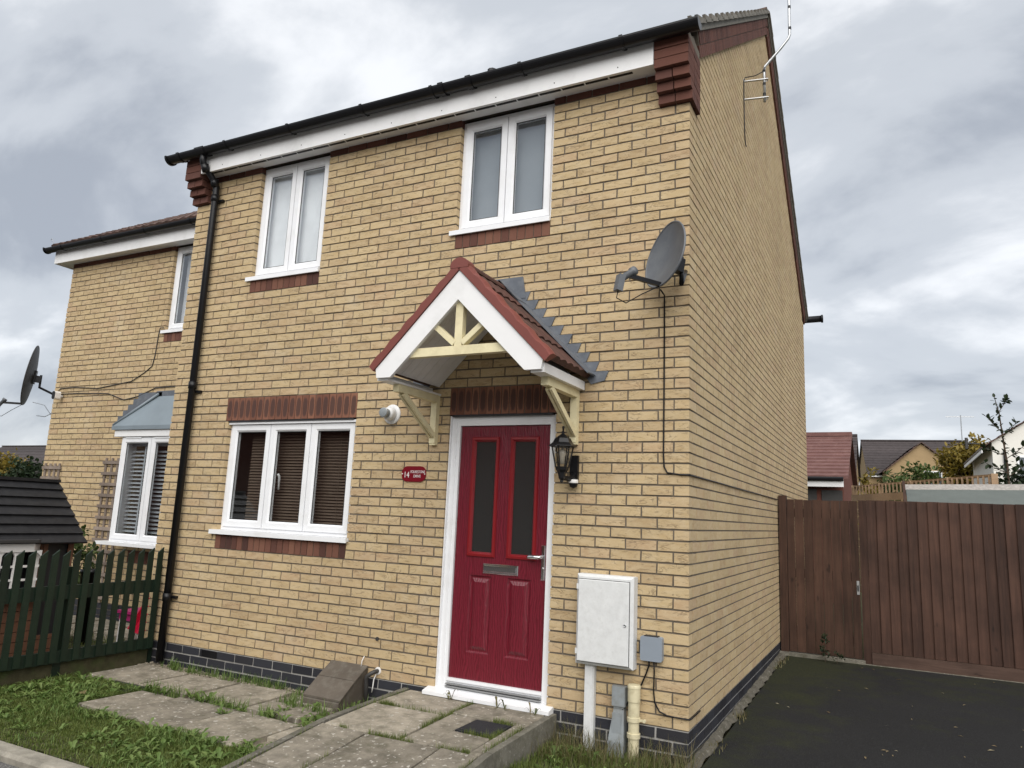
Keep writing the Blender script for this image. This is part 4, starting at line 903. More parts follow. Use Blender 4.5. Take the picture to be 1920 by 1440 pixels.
# ================================================================= neighbouring house (set back)
NY = 1.3; NX0 = -9.48
nb = thing('neighbour_house', (-7.4, NY+3.5, -0.2), 'set-back buff brick neighbour house with white bay window', 'house')
NOP = [(-7.275, -6.30, 3.525, 4.74), (-7.43, -5.85, 0.76, 2.15)]
NSB = [(-7.275, -6.30, 3.375, 3.525), (-7.43, -5.85, 0.525, 0.675)]
q = MB()
for (a, b, c, d) in split_rect(NX0+0.007, -W, -0.35, 4.78, [(h[0]-.007, h[1]+.007, h[2]-.004, h[3]+.004) for h in NOP]): q.box(a, b, NY+0.007, NY+0.098, c, d)
ND = 8.2; nYR = NY+ND/2; nEV = NY-0.205
def nroof_z(y): return EZ+0.625*((y if y < nYR else 2*nYR-y)-nEV)
q.prism([(NY+0.1, -0.35), (NY+ND, -0.35), (NY+ND, nroof_z(NY+ND)-0.1), (nYR, nroof_z(nYR)-0.1), (NY+0.1, nroof_z(NY)-0.1)], 0, NX0+0.007, NX0+0.1)
q.build('wall', M['mortar'], nb)
NB_ = Bricks()
for k in range(-3, 63):
    z0 = k*CO+0.0062; z1 = z0+0.0626; zm = (z0+z1)/2; ev = (k % 2 == 0); kind = 'blue' if k < 0 else ('red' if k == 62 else 'buff')
    for (a, b) in course_runs(NX0, -W, zm, NOP+NSB):
        for (p, r_) in cut(a, b, NX0+(0.1075 if ev else 0.22)):
            NB_.add((p, r_, NY, NY+(0.215 if abs(p-NX0) < 0.02 and ev else 0.1025), z0, z1), (0, -1, 0), kind)
    for (p, r_) in cut(NY+(0.22 if ev else 0.1075)+0.005, NY+3.0, NY+(0.22 if ev else 0.1075)): NB_.add((NX0, NX0+0.1, p, r_, z0, z1), (-1, 0, 0), kind)
soldiers(nb, 'sill_brick', -7.275, -6.30, 3.375, 3.525, NY, 13, 0.1, 'sillred'); soldiers(nb, 'sill_brick', -7.43, -5.85, 0.525, 0.675, NY, 21, 0.1, 'sillred')
nw, _ = make_window(nb, -7.275, -6.30, 3.535, 4.70, NY+0.05, 2, (0.05, 0.0, 0.02))
for o_ in (nw,): pass
make_room(nb, -7.4, -6.1, NY+0.13, NY+1.4, 3.3, 4.72)
panel_blind('net_curtain', -7.24, -6.33, 3.58, 4.68, NY+0.2, M['curtain'], 'pale net curtain in upstairs window of the neighbour house')
# eaves
MB().box(NX0-0.2, -W-0.002, NY-0.172, NY-0.152, 4.69, 4.92).box(NX0-0.2, NX0-0.18, NY-0.152, NY+0.3, 4.69, 4.88).build('fascia', M['fascia'], nb)
MB().box(NX0-0.18, -W-0.002, NY-0.152, NY+0.012, 4.712, 4.726).box(NX0-0.18, NX0, NY+0.012, NY+0.5, 4.712, 4.726).build('soffit', M['fascia'], nb)
gyn = NY-0.235
pro = arc(gyn, gz, 0.060, 180, 360, 14)+arc(gyn, gz, 0.054, 360, 180, 14)
ng = MB().prism(pro, 0, NX0-0.30, -W-0.03).build('gutter', M['black'], nb)
for x in (-9.4, -8.5, -7.6, -6.7, -5.9): MB().prism(arc(gyn, gz, 0.066, 175, 365, 12)+arc(gyn, gz, 0.0605, 365, 175, 12), 0, x-0.02, x+0.02).build('gutter_bracket', M['black'], ng)
MB().prism(arc(gyn, gz, 0.068, 180, 360, 14)+[(gyn+0.068, gz+0.01), (gyn-0.068, gz+0.01)], 0, NX0-0.32, NX0-0.30).build('end_stop', M['black'], ng)
nrf, nns, ngg = roof(nb, NX0-0.22, -W-0.02, nYR, nEV, EZ+0.03, M['tile'], True, math.atan(0.625))
MB().tube([(NX0-0.26, NY-0.2, 5.0), (NX0-0.27, NY-0.2, 5.06), (NX0-0.30, NY-0.2, 5.09), (NX0-0.33, NY-0.2, 5.07), (NX0-0.30, NY-0.2, 5.05)], 0.004, 6).build('wire_loop', M['steel'], nrf)
# bay window
bay0, bay1, by = -7.56, -5.85, NY-0.19
bw, bp = make_window(nb, bay0, bay1, 0.79, 2.115, by, 3, (0.10, 0.02, 0.06))
bw['label'] = 'projecting white bay window with blinds'
MB().box(bay0, bay0+0.04, by+0.06, NY+0.02, 0.79, 2.115).box(bay1-0.04, bay1, by+0.06, NY+0.02, 0.79, 2.115).build('bay_cheek', M['upvc'], bw)
MB().box(bay0-0.12, bay1+0.12, by-0.035, by-0.015, 2.10, 2.235).box(bay0-0.12, bay0-0.10, by-0.015, NY, 2.10, 2.235).box(bay0-0.1, bay1+0.1, by-0.015, NY, 2.12, 2.13).build('bay_fascia', M['fascia'], bw)
for x in (-7.50, -6.95, -6.42): MB().box(x+0.03, x+0.33, by-0.022, by-0.002, 2.075, 2.092).build('trickle_vent', M['upvc'], bw)
xe0, xe1, ye, ze = bay0-0.16, bay1+0.16, by-0.06, 2.235; xt0, xt1, zt_ = -7.20, -6.2, 2.665
br_ = MB(); br_.add([(xe0, ye, ze), (xe1, ye, ze), (xt1, NY, zt_), (xt0, NY, zt_), (xe0, NY, ze), (xe1, NY, ze), (xe0, ye, ze-0.05), (xe1, ye, ze-0.05), (xe0, NY, ze-0.05), (xe1, NY, ze-0.05)], [(0, 1, 2, 3), (0, 3, 4), (1, 5, 2), (6, 7, 1, 0), (8, 6, 0, 4), (7, 9, 5, 1), (8, 9, 7, 6)])
bro = br_.build('bay_roof', M['leadlight'], nb)
MB().tube([(xe0+0.01, ye+0.01, ze+0.01), (xt0, NY-0.02, zt_+0.012)], 0.018, 8).build('hip_roll', M['leadlight'], bro, True)
MB().box(xt0-0.06, xt1, NY-0.012, NY+0.003, zt_-0.11, zt_+0.05).build('wall_flashing', M['lead'], bro)
for k in range(31, 36):
    z = k*CO; xx = xt0+(zt_-z)/(zt_-ze)*(xe0-xt0)
    MB().box(xx-0.36, xx+0.10, NY-0.010-0.002*(k % 2), NY+0.002, z-0.02, z+CO).build('flashing_step', M['lead'], bro)
make_room(nb, -7.52, -5.9, NY+0.1, NY+2.2, 0.4, 2.3)
vb = venetian(-7.49, -5.95, 0.87, 2.03, NY-0.07, M['blindgrey'], 'pale grey venetian blind inside the neighbour bay window', 0.05, 34, False, 0.045)
for x in (-7.21, -6.68, -6.2): MB().box(x-0.013, x+0.013, NY-0.096, NY-0.093, 0.87, 2.0).build('ladder_tape', M['blindgrey'], vb)
NB_.make(nb, 300)
# camera, dish, cables on the neighbour house
sc_ = thing('security_camera', (-9.28, NY, 2.68), 'small white security camera with black face on neighbour wall', 'camera')
MB().tube([(-9.27, NY-0.002, 2.71), (-9.28, NY-0.06, 2.71)], [0.02, 0.012], 8).build('mount', M['white'], sc_, True)
MB().prism(stadium(-9.27, 2.715, 0.075, 0.12, 5, 0.03), 1, NY-0.13, NY-0.05).build('housing', M['white'], sc_)
MB().prism(stadium(-9.27, 2.715, 0.068, 0.112, 5, 0.028), 1, NY-0.135, NY-0.129).build('face', M['black'], sc_)
dish('satellite_dish', (-10.36, NY+0.12, 3.10), (-0.60, -0.79, 0.10), 0.80, 0.92, M['dishdark'], 'dark satellite dish seen from behind at the neighbour gable corner', (NX0, NY+0.15, 2.70), M['black'])
cable('cable', [(NX0-0.004, NY+0.02, 2.75), (NX0+0.15, NY-0.008, 2.83), (-9.0, NY-0.008, 2.835), (-8.5, NY-0.008, 2.80), (-8.2, NY-0.008, 2.83), (-7.8, NY-0.008, 2.87), (-7.55, NY-0.008, 2.98), (-7.42, NY-0.008, 3.06), (-7.39, NY-0.008, 3.2), (-7.37, NY-0.008, 3.50), (-7.34, NY-0.02, 3.57), (-7.27, NY-0.02, 3.565)], 0.0065, 'brown cable sagging along neighbour wall and rising to its upstairs window', 'dishdark')
cable('cable', [(NX0-0.004, NY+0.02, 2.70), (NX0+0.10, NY-0.008, 2.75), (-8.9, NY-0.008, 2.745), (-8.25, NY-0.008, 2.72), (-7.9, NY-0.008, 2.62), (-7.62, NY-0.008, 2.66), (-7.3, NY-0.008, 2.76), (-7.0, NY-0.008, 2.765), (-6.5, NY-0.008, 2.75)], 0.0065, 'brown cable sagging along neighbour wall above the bay window roof', 'dishdark')
# trellises on the neighbour wall
def trellis(x0, x1, z0, z1, y, nh, label, lean=0.0):
    t = thing('trellis', ((x0+x1)/2, y, z0), label, 'trellis', None); nv = 4
    for i in range(nv):
        x = x0+0.02+(x1-x0-0.04)*i/(nv-1); q = MB(); q.tint = random.random(); q.box(x-0.018, x+0.018, y-0.016, y-0.002, z0, z1, j=0.002); q.build('upright', M['weathered'], t)
    for i in range(nh):
        z = z0+0.06+(z1-z0-0.12)*i/(nh-1); q = MB(); q.tint = random.random(); q.box(x0-0.03, x1+0.03, y-0.032, y-0.015, z-0.020, z+0.020, j=0.003); q.build('cross_lath', M['weathered'], t)
    return t
trellis(-9.42, -9.06, -0.1, 1.76, NY, 13, 'weathered grey trellis fixed at the far corner of neighbour wall')
trellis(-8.10, -7.70, 0.0, 1.84, NY, 13, 'weathered grey trellis beside the neighbour bay window')

# ================================================================= ground
def sheet(name, poly, z, mat, zf=None, n=1):
    q = MB(); q.add([(x, y, zf(x, y) if zf else z) for x, y in poly], [tuple(range(len(poly)))]); return struct(q.build(name, mat))
sheet('ground', [(-300, -300), (300, -300), (300, 300), (-300, 300)], -0.262, M['soil'])
sheet('road', [(-60, -14), (60, -14), (60, -2.19), (-60, -2.19)], -0.252, M['road'])
drv = lambda x, y: -0.205+0.0165*y
q = MB(); 
for i in range(8):
    ya, yb = -2.19+(4.6+2.19)*i/8, -2.19+(4.6+2.19)*(i+1)/8
    q.quad((0.075, ya, drv(0, ya)), (5.5, ya, drv(0, ya)), (5.5, yb, drv(0, yb)), (0.075, yb, drv(0, yb)))
struct(q.build('driveway', M['asphalt']))
# rough concrete haunching between the wall and the drive
q = MB(); n = 60; rr = random.Random(5); prev = None; ring = []
for i in range(n+1):
    y = -0.30+4.7*i/n; w = 0.045+rr.uniform(-0.012, 0.018); z = drv(0, y)
    ring.append([(0.002, y, z+0.026+rr.uniform(-.006, .006)), (w*0.7, y, z+0.022+rr.uniform(-.006, .006)), (w+0.012, y, z-0.01)])
for a, b in zip(ring, ring[1:]):
    for k in range(2): q.quad(a[k], a[k+1], b[k+1], b[k])
struct(q.build('concrete_haunch', M['haunch']))
sheet('backyard_ground', [(-0.0, 4.6), (6.5, 4.6), (6.5, 12), (-0.0, 12)], -0.20, M['soil'])

# ----------------------------------------------------------------- path to the door
def pz(y):                                   # fall of the path away from the door
    pts = [(0.1, -0.030), (-0.5, -0.036), (-1.02, -0.062), (-1.75, -0.145), (-2.2, -0.205)]
    for (a, za), (b, zb) in zip(pts, pts[1:]):
        if y >= b: return za+(zb-za)*(y-a)/(b-a)
    return pts[-1][1]
path = struct(MB().add([(-2.20, 0, -0.14), (-0.93, 0, -0.14), (-0.93, -2.19, -0.248), (-2.20, -2.19, -0.248)], [(0, 3, 2, 1)]).build('path', M['soil']))
def slab(poly, parent, zf, thick=0.045, tilt=0.0035, name='slab'):
    dx_, dy_, dz_ = random.uniform(-tilt, tilt), random.uniform(-tilt, tilt), random.uniform(-0.003, 0.003)
    cx = sum(p[0] for p in poly)/len(poly); cy = sum(p[1] for p in poly)/len(poly); q = MB(); q.tint = random.random(); n = len(poly); ch = 0.007
    Z = lambda x, y: zf(y)+dz_+(x-cx)*dx_*4+(y-cy)*dy_*4
    ins = [(x+(cx-x)/max(abs(cx-x), 1e-6)*ch, y+(cy-y)/max(abs(cy-y), 1e-6)*ch) for x, y in poly]
    v = [(x, y, Z(x, y)) for x, y in ins]+[(x, y, Z(x, y)-ch) for x, y in poly]+[(x, y, Z(x, y)-thick) for x, y in poly]
    f = [tuple(range(n))]+[(i+n, (i+1) % n+n, (i+1) % n, i) for i in range(n)]+[(i+2*n, (i+1) % n+2*n, (i+1) % n+n, i+n) for i in range(n)]
    q.add(v, f); return q.build(name, M['slab'], parent)
def rect(x0, x1, y0, y1): return [(x0, y1), (x1, y1), (x1, y0), (x0, y0)][::-1]
g_ = 0.007
slab(rect(-2.145, -1.56, -0.455, -0.02), path, pz); slab(rect(-2.145, -1.56, -1.0, -0.475), path, pz)
slab(rect(-1.54, -0.985, -0.385, -0.10), path, pz)
slab(rect(-1.54, -1.345, -1.0, -0.40), path, pz); slab(rect(-1.055, -0.985, -1.0, -0.40), path, pz); slab(rect(-1.335, -1.065, -1.0, -0.715), path, pz)
slab(rect(-1.54, -0.985, -0.085, -0.02), path, pz)
slab(rect(-2.145, -1.80, -1.62, -1.02), path, pz); slab(rect(-1.785, -1.25, -1.62, -1.02), path, pz); slab(rect(-1.235, -0.985, -1.62, -1.02), path, pz)
slab(rect(-2.145, -1.60, -2.15, -1.635), path, pz); slab(rect(-1.585, -0.985, -2.15, -1.635), path, pz)
# edging kerbs of the path
def edging(x0, x1, ys, parent):
    for a, b in zip(ys, ys[1:]):
        q = MB(); q.tint = random.random(); za, zb = pz(a)+0.004, pz(b)+0.004
        v = [(x0, a-g_/2, -0.28), (x1, a-g_/2, -0.28), (x1, b+g_/2, -0.28), (x0, b+g_/2, -0.28), (x0+.004, a-g_/2, za), (x1-.004, a-g_/2, za), (x1-.004, b+g_/2, zb), (x0+.004, b+g_/2, zb)]
        q.add(v, [(0, 1, 2, 3), (7, 6, 5, 4), (0, 4, 5, 1), (1, 5, 6, 2), (2, 6, 7, 3), (3, 7, 4, 0)]); q.build('edging_kerb', M['edging'], parent)
edging(-0.975, -0.918, (-0.004, -0.95, -1.86, -2.17), path); edging(-2.215, -2.157, (-0.004, -0.95, -1.86, -2.17), path)
def manhole(x0, x1, y0, y1, z, label):
    t = thing('manhole_cover', ((x0+x1)/2, (y0+y1)/2, z), label, 'manhole cover')
    MB().box(x0, x1, y0, y1, z-0.03, z).build('frame', M['manhole'], t); e_ = 0.02
    MB().box(x0+e_, x1-e_, y0+e_, y1-e_, z, z+0.003).build('lid', M['manhole'], t)
manhole(-1.33, -1.07, -0.70, -0.41, pz(-0.55)-0.003, 'square black manhole cover set in the path before the red door')

# ----------------------------------------------------------------- slabs along the front wall
LZ = lambda y: -0.181
apron = struct(MB().box(-5.15, -2.22, -1.42, -0.0, -0.26, -0.222).build('paved_strip', M['gravel']))
for (a, b) in ((-5.02, -4.42), (-4.40, -3.80), (-3.78, -3.18), (-3.16, -2.62)):
    slab(rect(a+0.01, b-0.01, -0.70, -0.16), apron, LZ, tilt=0.006)
slab([(-4.18, -1.33), (-3.80, -1.33), (-3.80, -0.80), (-4.18, -0.80)], apron, LZ, tilt=0.006)
slab([(-3.78, -1.36), (-3.16, -1.36), (-3.16, -0.76), (-3.78, -0.76)], apron, LZ, tilt=0.006)
slab([(-3.14, -1.38), (-2.55, -1.38), (-2.55, -0.78), (-3.14, -0.78)], apron, LZ, tilt=0.006)
slab([(-2.53, -1.10), (-2.24, -1.10), (-2.24, -0.72), (-2.53, -0.72)], apron, LZ, tilt=0.006)
manhole(-4.62, -4.22, -0.92, -0.715, -0.178, 'black manhole cover half hidden by weeds among the lawn slabs')
# lawn soil with humps
def lawn_sheet(name, x0, x1, y0, y1, z, hump, nx, ny, hole=None):
    q = MB(); rr = random.Random(3); H = [[z+rr.uniform(-hump, hump) for _ in range(ny+1)] for _ in range(nx+1)]
    for i in range(nx):
        for j in range(ny):
            xs = [x0+(x1-x0)*(i+k)/nx for k in (0, 1)]; ys = [y0+(y1-y0)*(j+k)/ny for k in (0, 1)]
            if hole and hole((xs[0]+xs[1])/2, (ys[0]+ys[1])/2): continue
            q.quad((xs[0], ys[0], H[i][j]), (xs[1], ys[0], H[i+1][j]), (xs[1], ys[1], H[i+1][j+1]), (xs[0], ys[1], H[i][j+1]))
    return struct(q.build(name, M['soil'], None, True))
lawn_sheet('lawn', -5.3, -2.218, -2.06, -0.75, -0.198, 0.008, 40, 18, lambda x, y: x > -4.2 and y > -1.36)
lawn_sheet('lawn', -0.916, 0.03, -2.06, 0.0, -0.213, 0.006, 14, 20)
lawn_sheet('neighbour_garden', -12.0, -5.3, -2.06, NY, -0.20, 0.006, 30, 14)
q = MB(); q.box(-8.2, -5.35, 0.35, NY-0.01, -0.23, -0.188); nbp = struct(q.build('neighbour_path', M['gravel']))
for i in range(4): slab(rect(-8.1+i*0.65, -7.5+i*0.65, 0.55, 1.12), nbp, lambda y: -0.160, name='slab')
# gravel against the wall
q = MB(); rr = random.Random(9)
for i in range(1500):
    x, y = rr.uniform(-5.1, -2.95), rr.uniform(-0.16, -0.01); s_ = rr.uniform(0.004, 0.011); z = -0.205+rr.uniform(0, 0.012)
    q.tint = rr.random(); q.mbox(Matrix.Translation((x, y, z)) @ Matrix.Rotation(rr.uniform(0, 6), 4, 'Z') @ Matrix.Rotation(rr.uniform(-.6, .6), 4, 'X'), s_*2.2, s_*1.6, s_*1.2)
o = stuff(q.build('gravel', M['gravel'])); tag(o, 'loose beige gravel strip along the foot of the wall', 'gravel')
# kerb stones at the street
kb = struct(MB().box(-14, 0.02, -2.17, -2.075, -0.30, -0.262).build('kerb', M['edging']))
x = -13.9; 
while x < 0.0:
    q = MB(); q.tint = random.random(); b = min(x+0.905, 0.02); q.prism([(-2.185, -0.30), (-2.065, -0.30), (-2.065, -0.203), (-2.165, -0.203), (-2.185, -0.222)], 0, x, b-0.010); q.build('kerb_stone', M['kerb'], kb); x += 0.915

# ----------------------------------------------------------------- grass and weeds
def blades(name, n, region, zf, h0, h1, w, mat, label, dens=None, lean=0.6, seed=1, tint=(0, 1)):
    q = MB(); rr = random.Random(seed); k = 0; tries = 0
    while k < n and tries < n*20:
        tries += 1
        x, y = region(rr)
        d = dens(x, y) if dens else 1.0
        if rr.random() > d: continue
        k += 1; h = rr.uniform(h0, h1)*(0.5+0.5*d); a = rr.uniform(0, 6.283); l_ = rr.uniform(0.1, lean)*h; z = zf(x, y)
        dx_, dy_ = math.cos(a), math.sin(a); px_, py_ = -dy_*w/2, dx_*w/2; q.tint = min(1, max(0, rr.uniform(*tint)))
        m1 = (x+dx_*l_*0.35, y+dy_*l_*0.35, z+h*0.6); tp = (x+dx_*l_, y+dy_*l_, z+h)
        q.add([(x-px_, y-py_, z-0.005), (x+px_, y+py_, z-0.005), (m1[0]+px_*.8, m1[1]+py_*.8, m1[2]), (m1[0]-px_*.8, m1[1]-py_*.8, m1[2]), tp], [(0, 1, 2, 3), (3, 2, 4)])
    o = stuff(q.build(name, mat)); return tag(o, label, 'grass' if 'weed' not in name else 'weeds')
def vnoise(x, y, s, seed=0):
    xi, yi = math.floor(x*s), math.floor(y*s); fx, fy = x*s-xi, y*s-yi
    def h(i, j): return (math.sin(i*127.1+j*311.7+seed*74.7)*43758.5453) % 1.0
    fx, fy = fx*fx*(3-2*fx), fy*fy*(3-2*fy)
    return (h(xi, yi)*(1-fx)+h(xi+1, yi)*fx)*(1-fy)+(h(xi, yi+1)*(1-fx)+h(xi+1, yi+1)*fx)*fy
def in_lawn(x, y):
    if x > -4.2 and y > -1.37-0.05*math.sin(x*9): return False
    if y > -0.72-0.12*vnoise(x, y, 3.0, 8): return False
    return True
def lawn_d(x, y):
    if not in_lawn(x, y): return 0
    e_ = min(1, (y+2.08)/0.5)                      # thin and worn towards the kerb
    return max(0.05, min(1, (0.35+0.9*vnoise(x, y, 2.2, 2))*(0.35+0.65*e_)))
lawnreg = lambda rr: (rr.uniform(-5.3, -2.22), rr.uniform(-2.07, -0.62))
blades('lawn_grass', 80000, lawnreg, lambda x, y: -0.2, 0.015, 0.045, 0.0042, M['grass'], 'short patchy green lawn grass in front of the house', lawn_d, 0.9, 11, (0.0, 0.8))
blades('lawn_grass', 2600, lawnreg, lambda x, y: -0.2, 0.04, 0.085, 0.007, M['weed'], 'longer green grass tufts scattered over the front lawn', lambda x, y: lawn_d(x, y)*(1.0 if vnoise(x, y, 4.0, 12) > 0.5 else 0.12), 1.2, 15)
blades('lawn_grass', 9000, lambda rr: (rr.uniform(-0.92, 0.03), rr.uniform(-2.05, -0.02)), lambda x, y: -0.215, 0.03, 0.09, 0.0045, M['grass'], 'green grass between the path and the driveway', lambda x, y: min(1, 0.3+0.7*vnoise(x, y, 4, 5)), 0.9, 12, (0.0, 0.75))
blades('neighbour_grass', 9000, lambda rr: (rr.uniform(-9.5, -5.3), rr.uniform(-2.05, 0.5)), lambda x, y: -0.2, 0.03, 0.07, 0.006, M['grass'], 'grass behind the green picket fence', None, 0.8, 13, (0.0, 0.7))
def dry_d(x, y): return max(0, min(1, 1.15-abs(y+0.10)*2.6))*(0.35+0.65*vnoise(x, y, 5, 9))
blades('dry_grass', 1100, lambda rr: (rr.uniform(-0.93, 0.05), rr.uniform(-0.5, -0.015)), lambda x, y: -0.215, 0.08, 0.26, 0.003, M['dry'], 'tangled dry straw-coloured grass round the ducts and pipe', dry_d, 1.5, 14)
# grass in the joints of the path
seams = [((-2.15, -0.465), (-1.55, -0.465), 0.5), ((-2.15, -1.01), (-0.98, -1.01), 1.0), ((-1.55, -0.05), (-1.55, -1.0), 0.8), ((-1.34, -0.395), (-1.06, -0.395), 1.6), ((-1.06, -0.40), (-1.06, -0.72), 1.0), ((-1.34, -0.71), (-1.06, -0.71), 1.5), ((-0.98, -0.2), (-0.98, -1.7), 0.5), ((-1.79, -1.02), (-1.79, -1.6), 0.3), ((-2.15, -0.05), (-2.15, -1.9), 0.25), ((-1.1, -1.0), (-1.0, -1.0), 2.0), ((-2.08, -0.47), (-1.98, -0.47), 3.5)]
q = MB(); rr = random.Random(21)
for (a, b, d) in seams:
    ln = math.hypot(b[0]-a[0], b[1]-a[1])
    for i in range(int(ln*900*d)):
        t = rr.random(); x, y = a[0]+(b[0]-a[0])*t, a[1]+(b[1]-a[1])*t
        if vnoise(x, y, 6, 4) < 0.42: continue
        x += rr.gauss(0, 0.010); y += rr.gauss(0, 0.010); h = rr.uniform(0.008, 0.035)*(1.6 if rr.random() < .06 else 1); an = rr.uniform(0, 6.28); l_ = h*rr.uniform(.1, .9); w_ = 0.0035
        q.tint = rr.uniform(0, 0.85); z = pz(y)
        q.add([(x-math.sin(an)*w_/2, y+math.cos(an)*w_/2, z-0.01), (x+math.sin(an)*w_/2, y-math.cos(an)*w_/2, z-0.01), (x+math.cos(an)*l_, y+math.sin(an)*l_, z+h)], [(0, 1, 2)])
tag(stuff(q.build('joint_grass', M['grass'])), 'tufts of grass and moss growing in the path joints', 'grass')
# broad-leaved weeds (dandelion rosettes)
def rosette(q, x, y, z, n, l0, l1, rr, up=0.5):
    for i in range(n):
        a = 6.283*i/n+rr.uniform(-.4, .4); ln = rr.uniform(l0, l1); e_ = rr.uniform(0.15, up); w = ln*rr.uniform(0.10, 0.18); q.tint = rr.random()
        c, s = math.cos(a), math.sin(a); vs_ = []; m_ = 6
        for k in range(m_+1):
            t = k/m_; r_ = ln*t; zz = z+0.008+ln*e_*math.sin(t*2.2)*0.75; ww = w*math.sin(min(1, t*1.15+0.06)*math.pi*0.93)*(1.25 if k % 2 else 0.72)
            cx_, cy_ = x+c*r_, y+s*r_; vs_ += [(cx_-s*ww, cy_+c*ww, zz+ww*0.25), (cx_, cy_, zz), (cx_+s*ww, cy_-c*ww, zz+ww*0.25)]
        b = [(3*k, 3*k+1, 3*k+4, 3*k+3) for k in range(m_)]+[(3*k+1, 3*k+2, 3*k+5, 3*k+4) for k in range(m_)]
        q.add(vs_, b)
rr = random.Random(31); q = MB(); k = 0
while k < 240:
    x, y = rr.uniform(-5.0, -2.24), rr.uniform(-2.0, -0.62)
    if not in_lawn(x, y): continue
    dn = vnoise(x, y, 2.6, 6)*0.8+0.35*max(0, (x+3.6)/1.4)+(0.3 if y > -1.5 else -0.1)
    if rr.random() > dn: continue
    rosette(q, x, y, -0.2, rr.randint(5, 9), 0.03, 0.09, rr, 0.9); k += 1
for (x, y) in [(-4.1, -0.75), (-4.0, -0.78), (-3.7, -0.72), (-3.6, -0.74), (-3.5, -0.73), (-3.3, -0.73), (-3.15, -0.9), (-3.15, -0.74), (-2.9, -0.75), (-2.75, -0.76), (-2.55, -0.7), (-2.5, -0.8), (-2.4, -0.65), (-2.6, -1.4), (-2.7, -1.45), (-2.45, -1.3), (-2.35, -1.45), (-2.4, -1.6), (-2.6, -1.6), (-2.9, -1.45), (-3.0, -1.5), (-2.85, -1.6), (-2.3, -1.25)]:
    for _ in range(2): rosette(q, x+rr.gauss(0, .04), y+rr.gauss(0, .03), -0.2, rr.randint(6, 9), 0.04, 0.10, rr, 1.0)
for i in range(70):                      # by the meter cover and the right-hand bed
    if i < 40: x, y = rr.uniform(-2.98, -2.25), rr.uniform(-0.62, -0.12)
    else: x, y = rr.uniform(-0.9, -0.25), rr.uniform(-0.8, -0.12)
    if -2.94 < x < -2.57 and y > -0.36: continue
    rosette(q, x, y, -0.215, rr.randint(5, 9), 0.035, 0.085, rr, 1.1)
tag(stuff(q.build('weeds', M['weed'])), 'broad-leaved dandelion weeds spread over the lawn and slab joints', 'weeds')
blades('tall_weeds', 1500, lambda rr: (lambda c: (c[0]+rr.gauss(0, 0.05), c[1]+rr.gauss(0, 0.03)))(rr.choice([(-4.62, -0.12), (-4.42, -0.10), (-4.2, -0.08), (-3.98, -0.10), (-3.78, -0.07), (-3.6, -0.1), (-3.45, -0.08), (-3.1, -0.15), (-3.02, -0.28), (-3.0, -0.42), (-2.85, -0.45), (-2.65, -0.46), (-2.45, -0.3), (-2.4, -0.15), (-4.75, -0.06), (-3.6, -0.73), (-3.4, -0.73), (-3.9, -0.74), (-3.2, -0.74), (-2.9, -0.74), (-4.15, -0.76)])), lambda x, y: -0.21, 0.03, 0.12, 0.006, M['weed'], 'upright weeds and grass tufts at the foot of the front wall', lambda x, y: 0.0 if (-2.94 < x < -2.57 and y > -0.37) or y > -0.008 else 1.0, 0.7, 33)
# threshold weeds: little dead stems and leaves
rr = random.Random(51); q = MB()
for (x, y) in ((-1.75, -0.10), (-1.73, -0.095), (-1.34, -0.11), (-1.27, -0.12), (-1.07, -0.115), (-1.04, -0.11)): rosette(q, x, y, pz(y)-0.01, 3, 0.03, 0.06, rr, 2.2)
tag(stuff(q.build('doorstep_weeds', M['dry'])), 'few withered weed leaves along the white door threshold', 'weeds')
# fallen leaves on the drive and lawn
rr = random.Random(61)
spots = [(rr.uniform(0.25, 2.4), rr.uniform(0.6, 4.2)) for _ in range(34)]
for i, (x, y) in enumerate(spots):
    q = MB(); q.tint = rr.random(); a = rr.uniform(0, 6.28); l_ = rr.uniform(0.012, 0.034); w = l_*rr.uniform(.10, .32); c, s = math.cos(a), math.sin(a); z = drv(x, y)+0.004
    q.add([(x-c*l_, y-s*l_, z), (x+s*w, y-c*w, z+0.006), (x+c*l_, y+s*l_, z+0.003), (x-s*w, y+c*w, z+0.004)], [(0, 1, 2, 3)])
    tag(q.build('fallen_leaf', M['fallen']), 'pale fallen leaf lying on the dark driveway', 'leaf', 'leaves on the driveway')
q = MB(); q.tint = 0.2; q.add([(-4.42, -1.2, -0.165), (-4.36, -1.235, -0.15), (-4.32, -1.19, -0.155), (-4.36, -1.15, -0.14)], [(0, 1, 2, 3)]); tag(q.build('fallen_leaf', M['fallen']), 'curled brown fallen leaf lying on the lawn', 'leaf')
# sparse moss and debris along the haunch
blades('haunch_weeds', 160, lambda rr: (rr.uniform(0.03, 0.13), rr.choice([0.5, 1.3, 1.4, 3.6, 3.9, 4.1])+rr.gauss(0, .08)), lambda x, y: drv(x, y), 0.01, 0.05, 0.006, M['dry'], 'small weeds growing along the concrete strip by the drive', None, 1.0, 71)

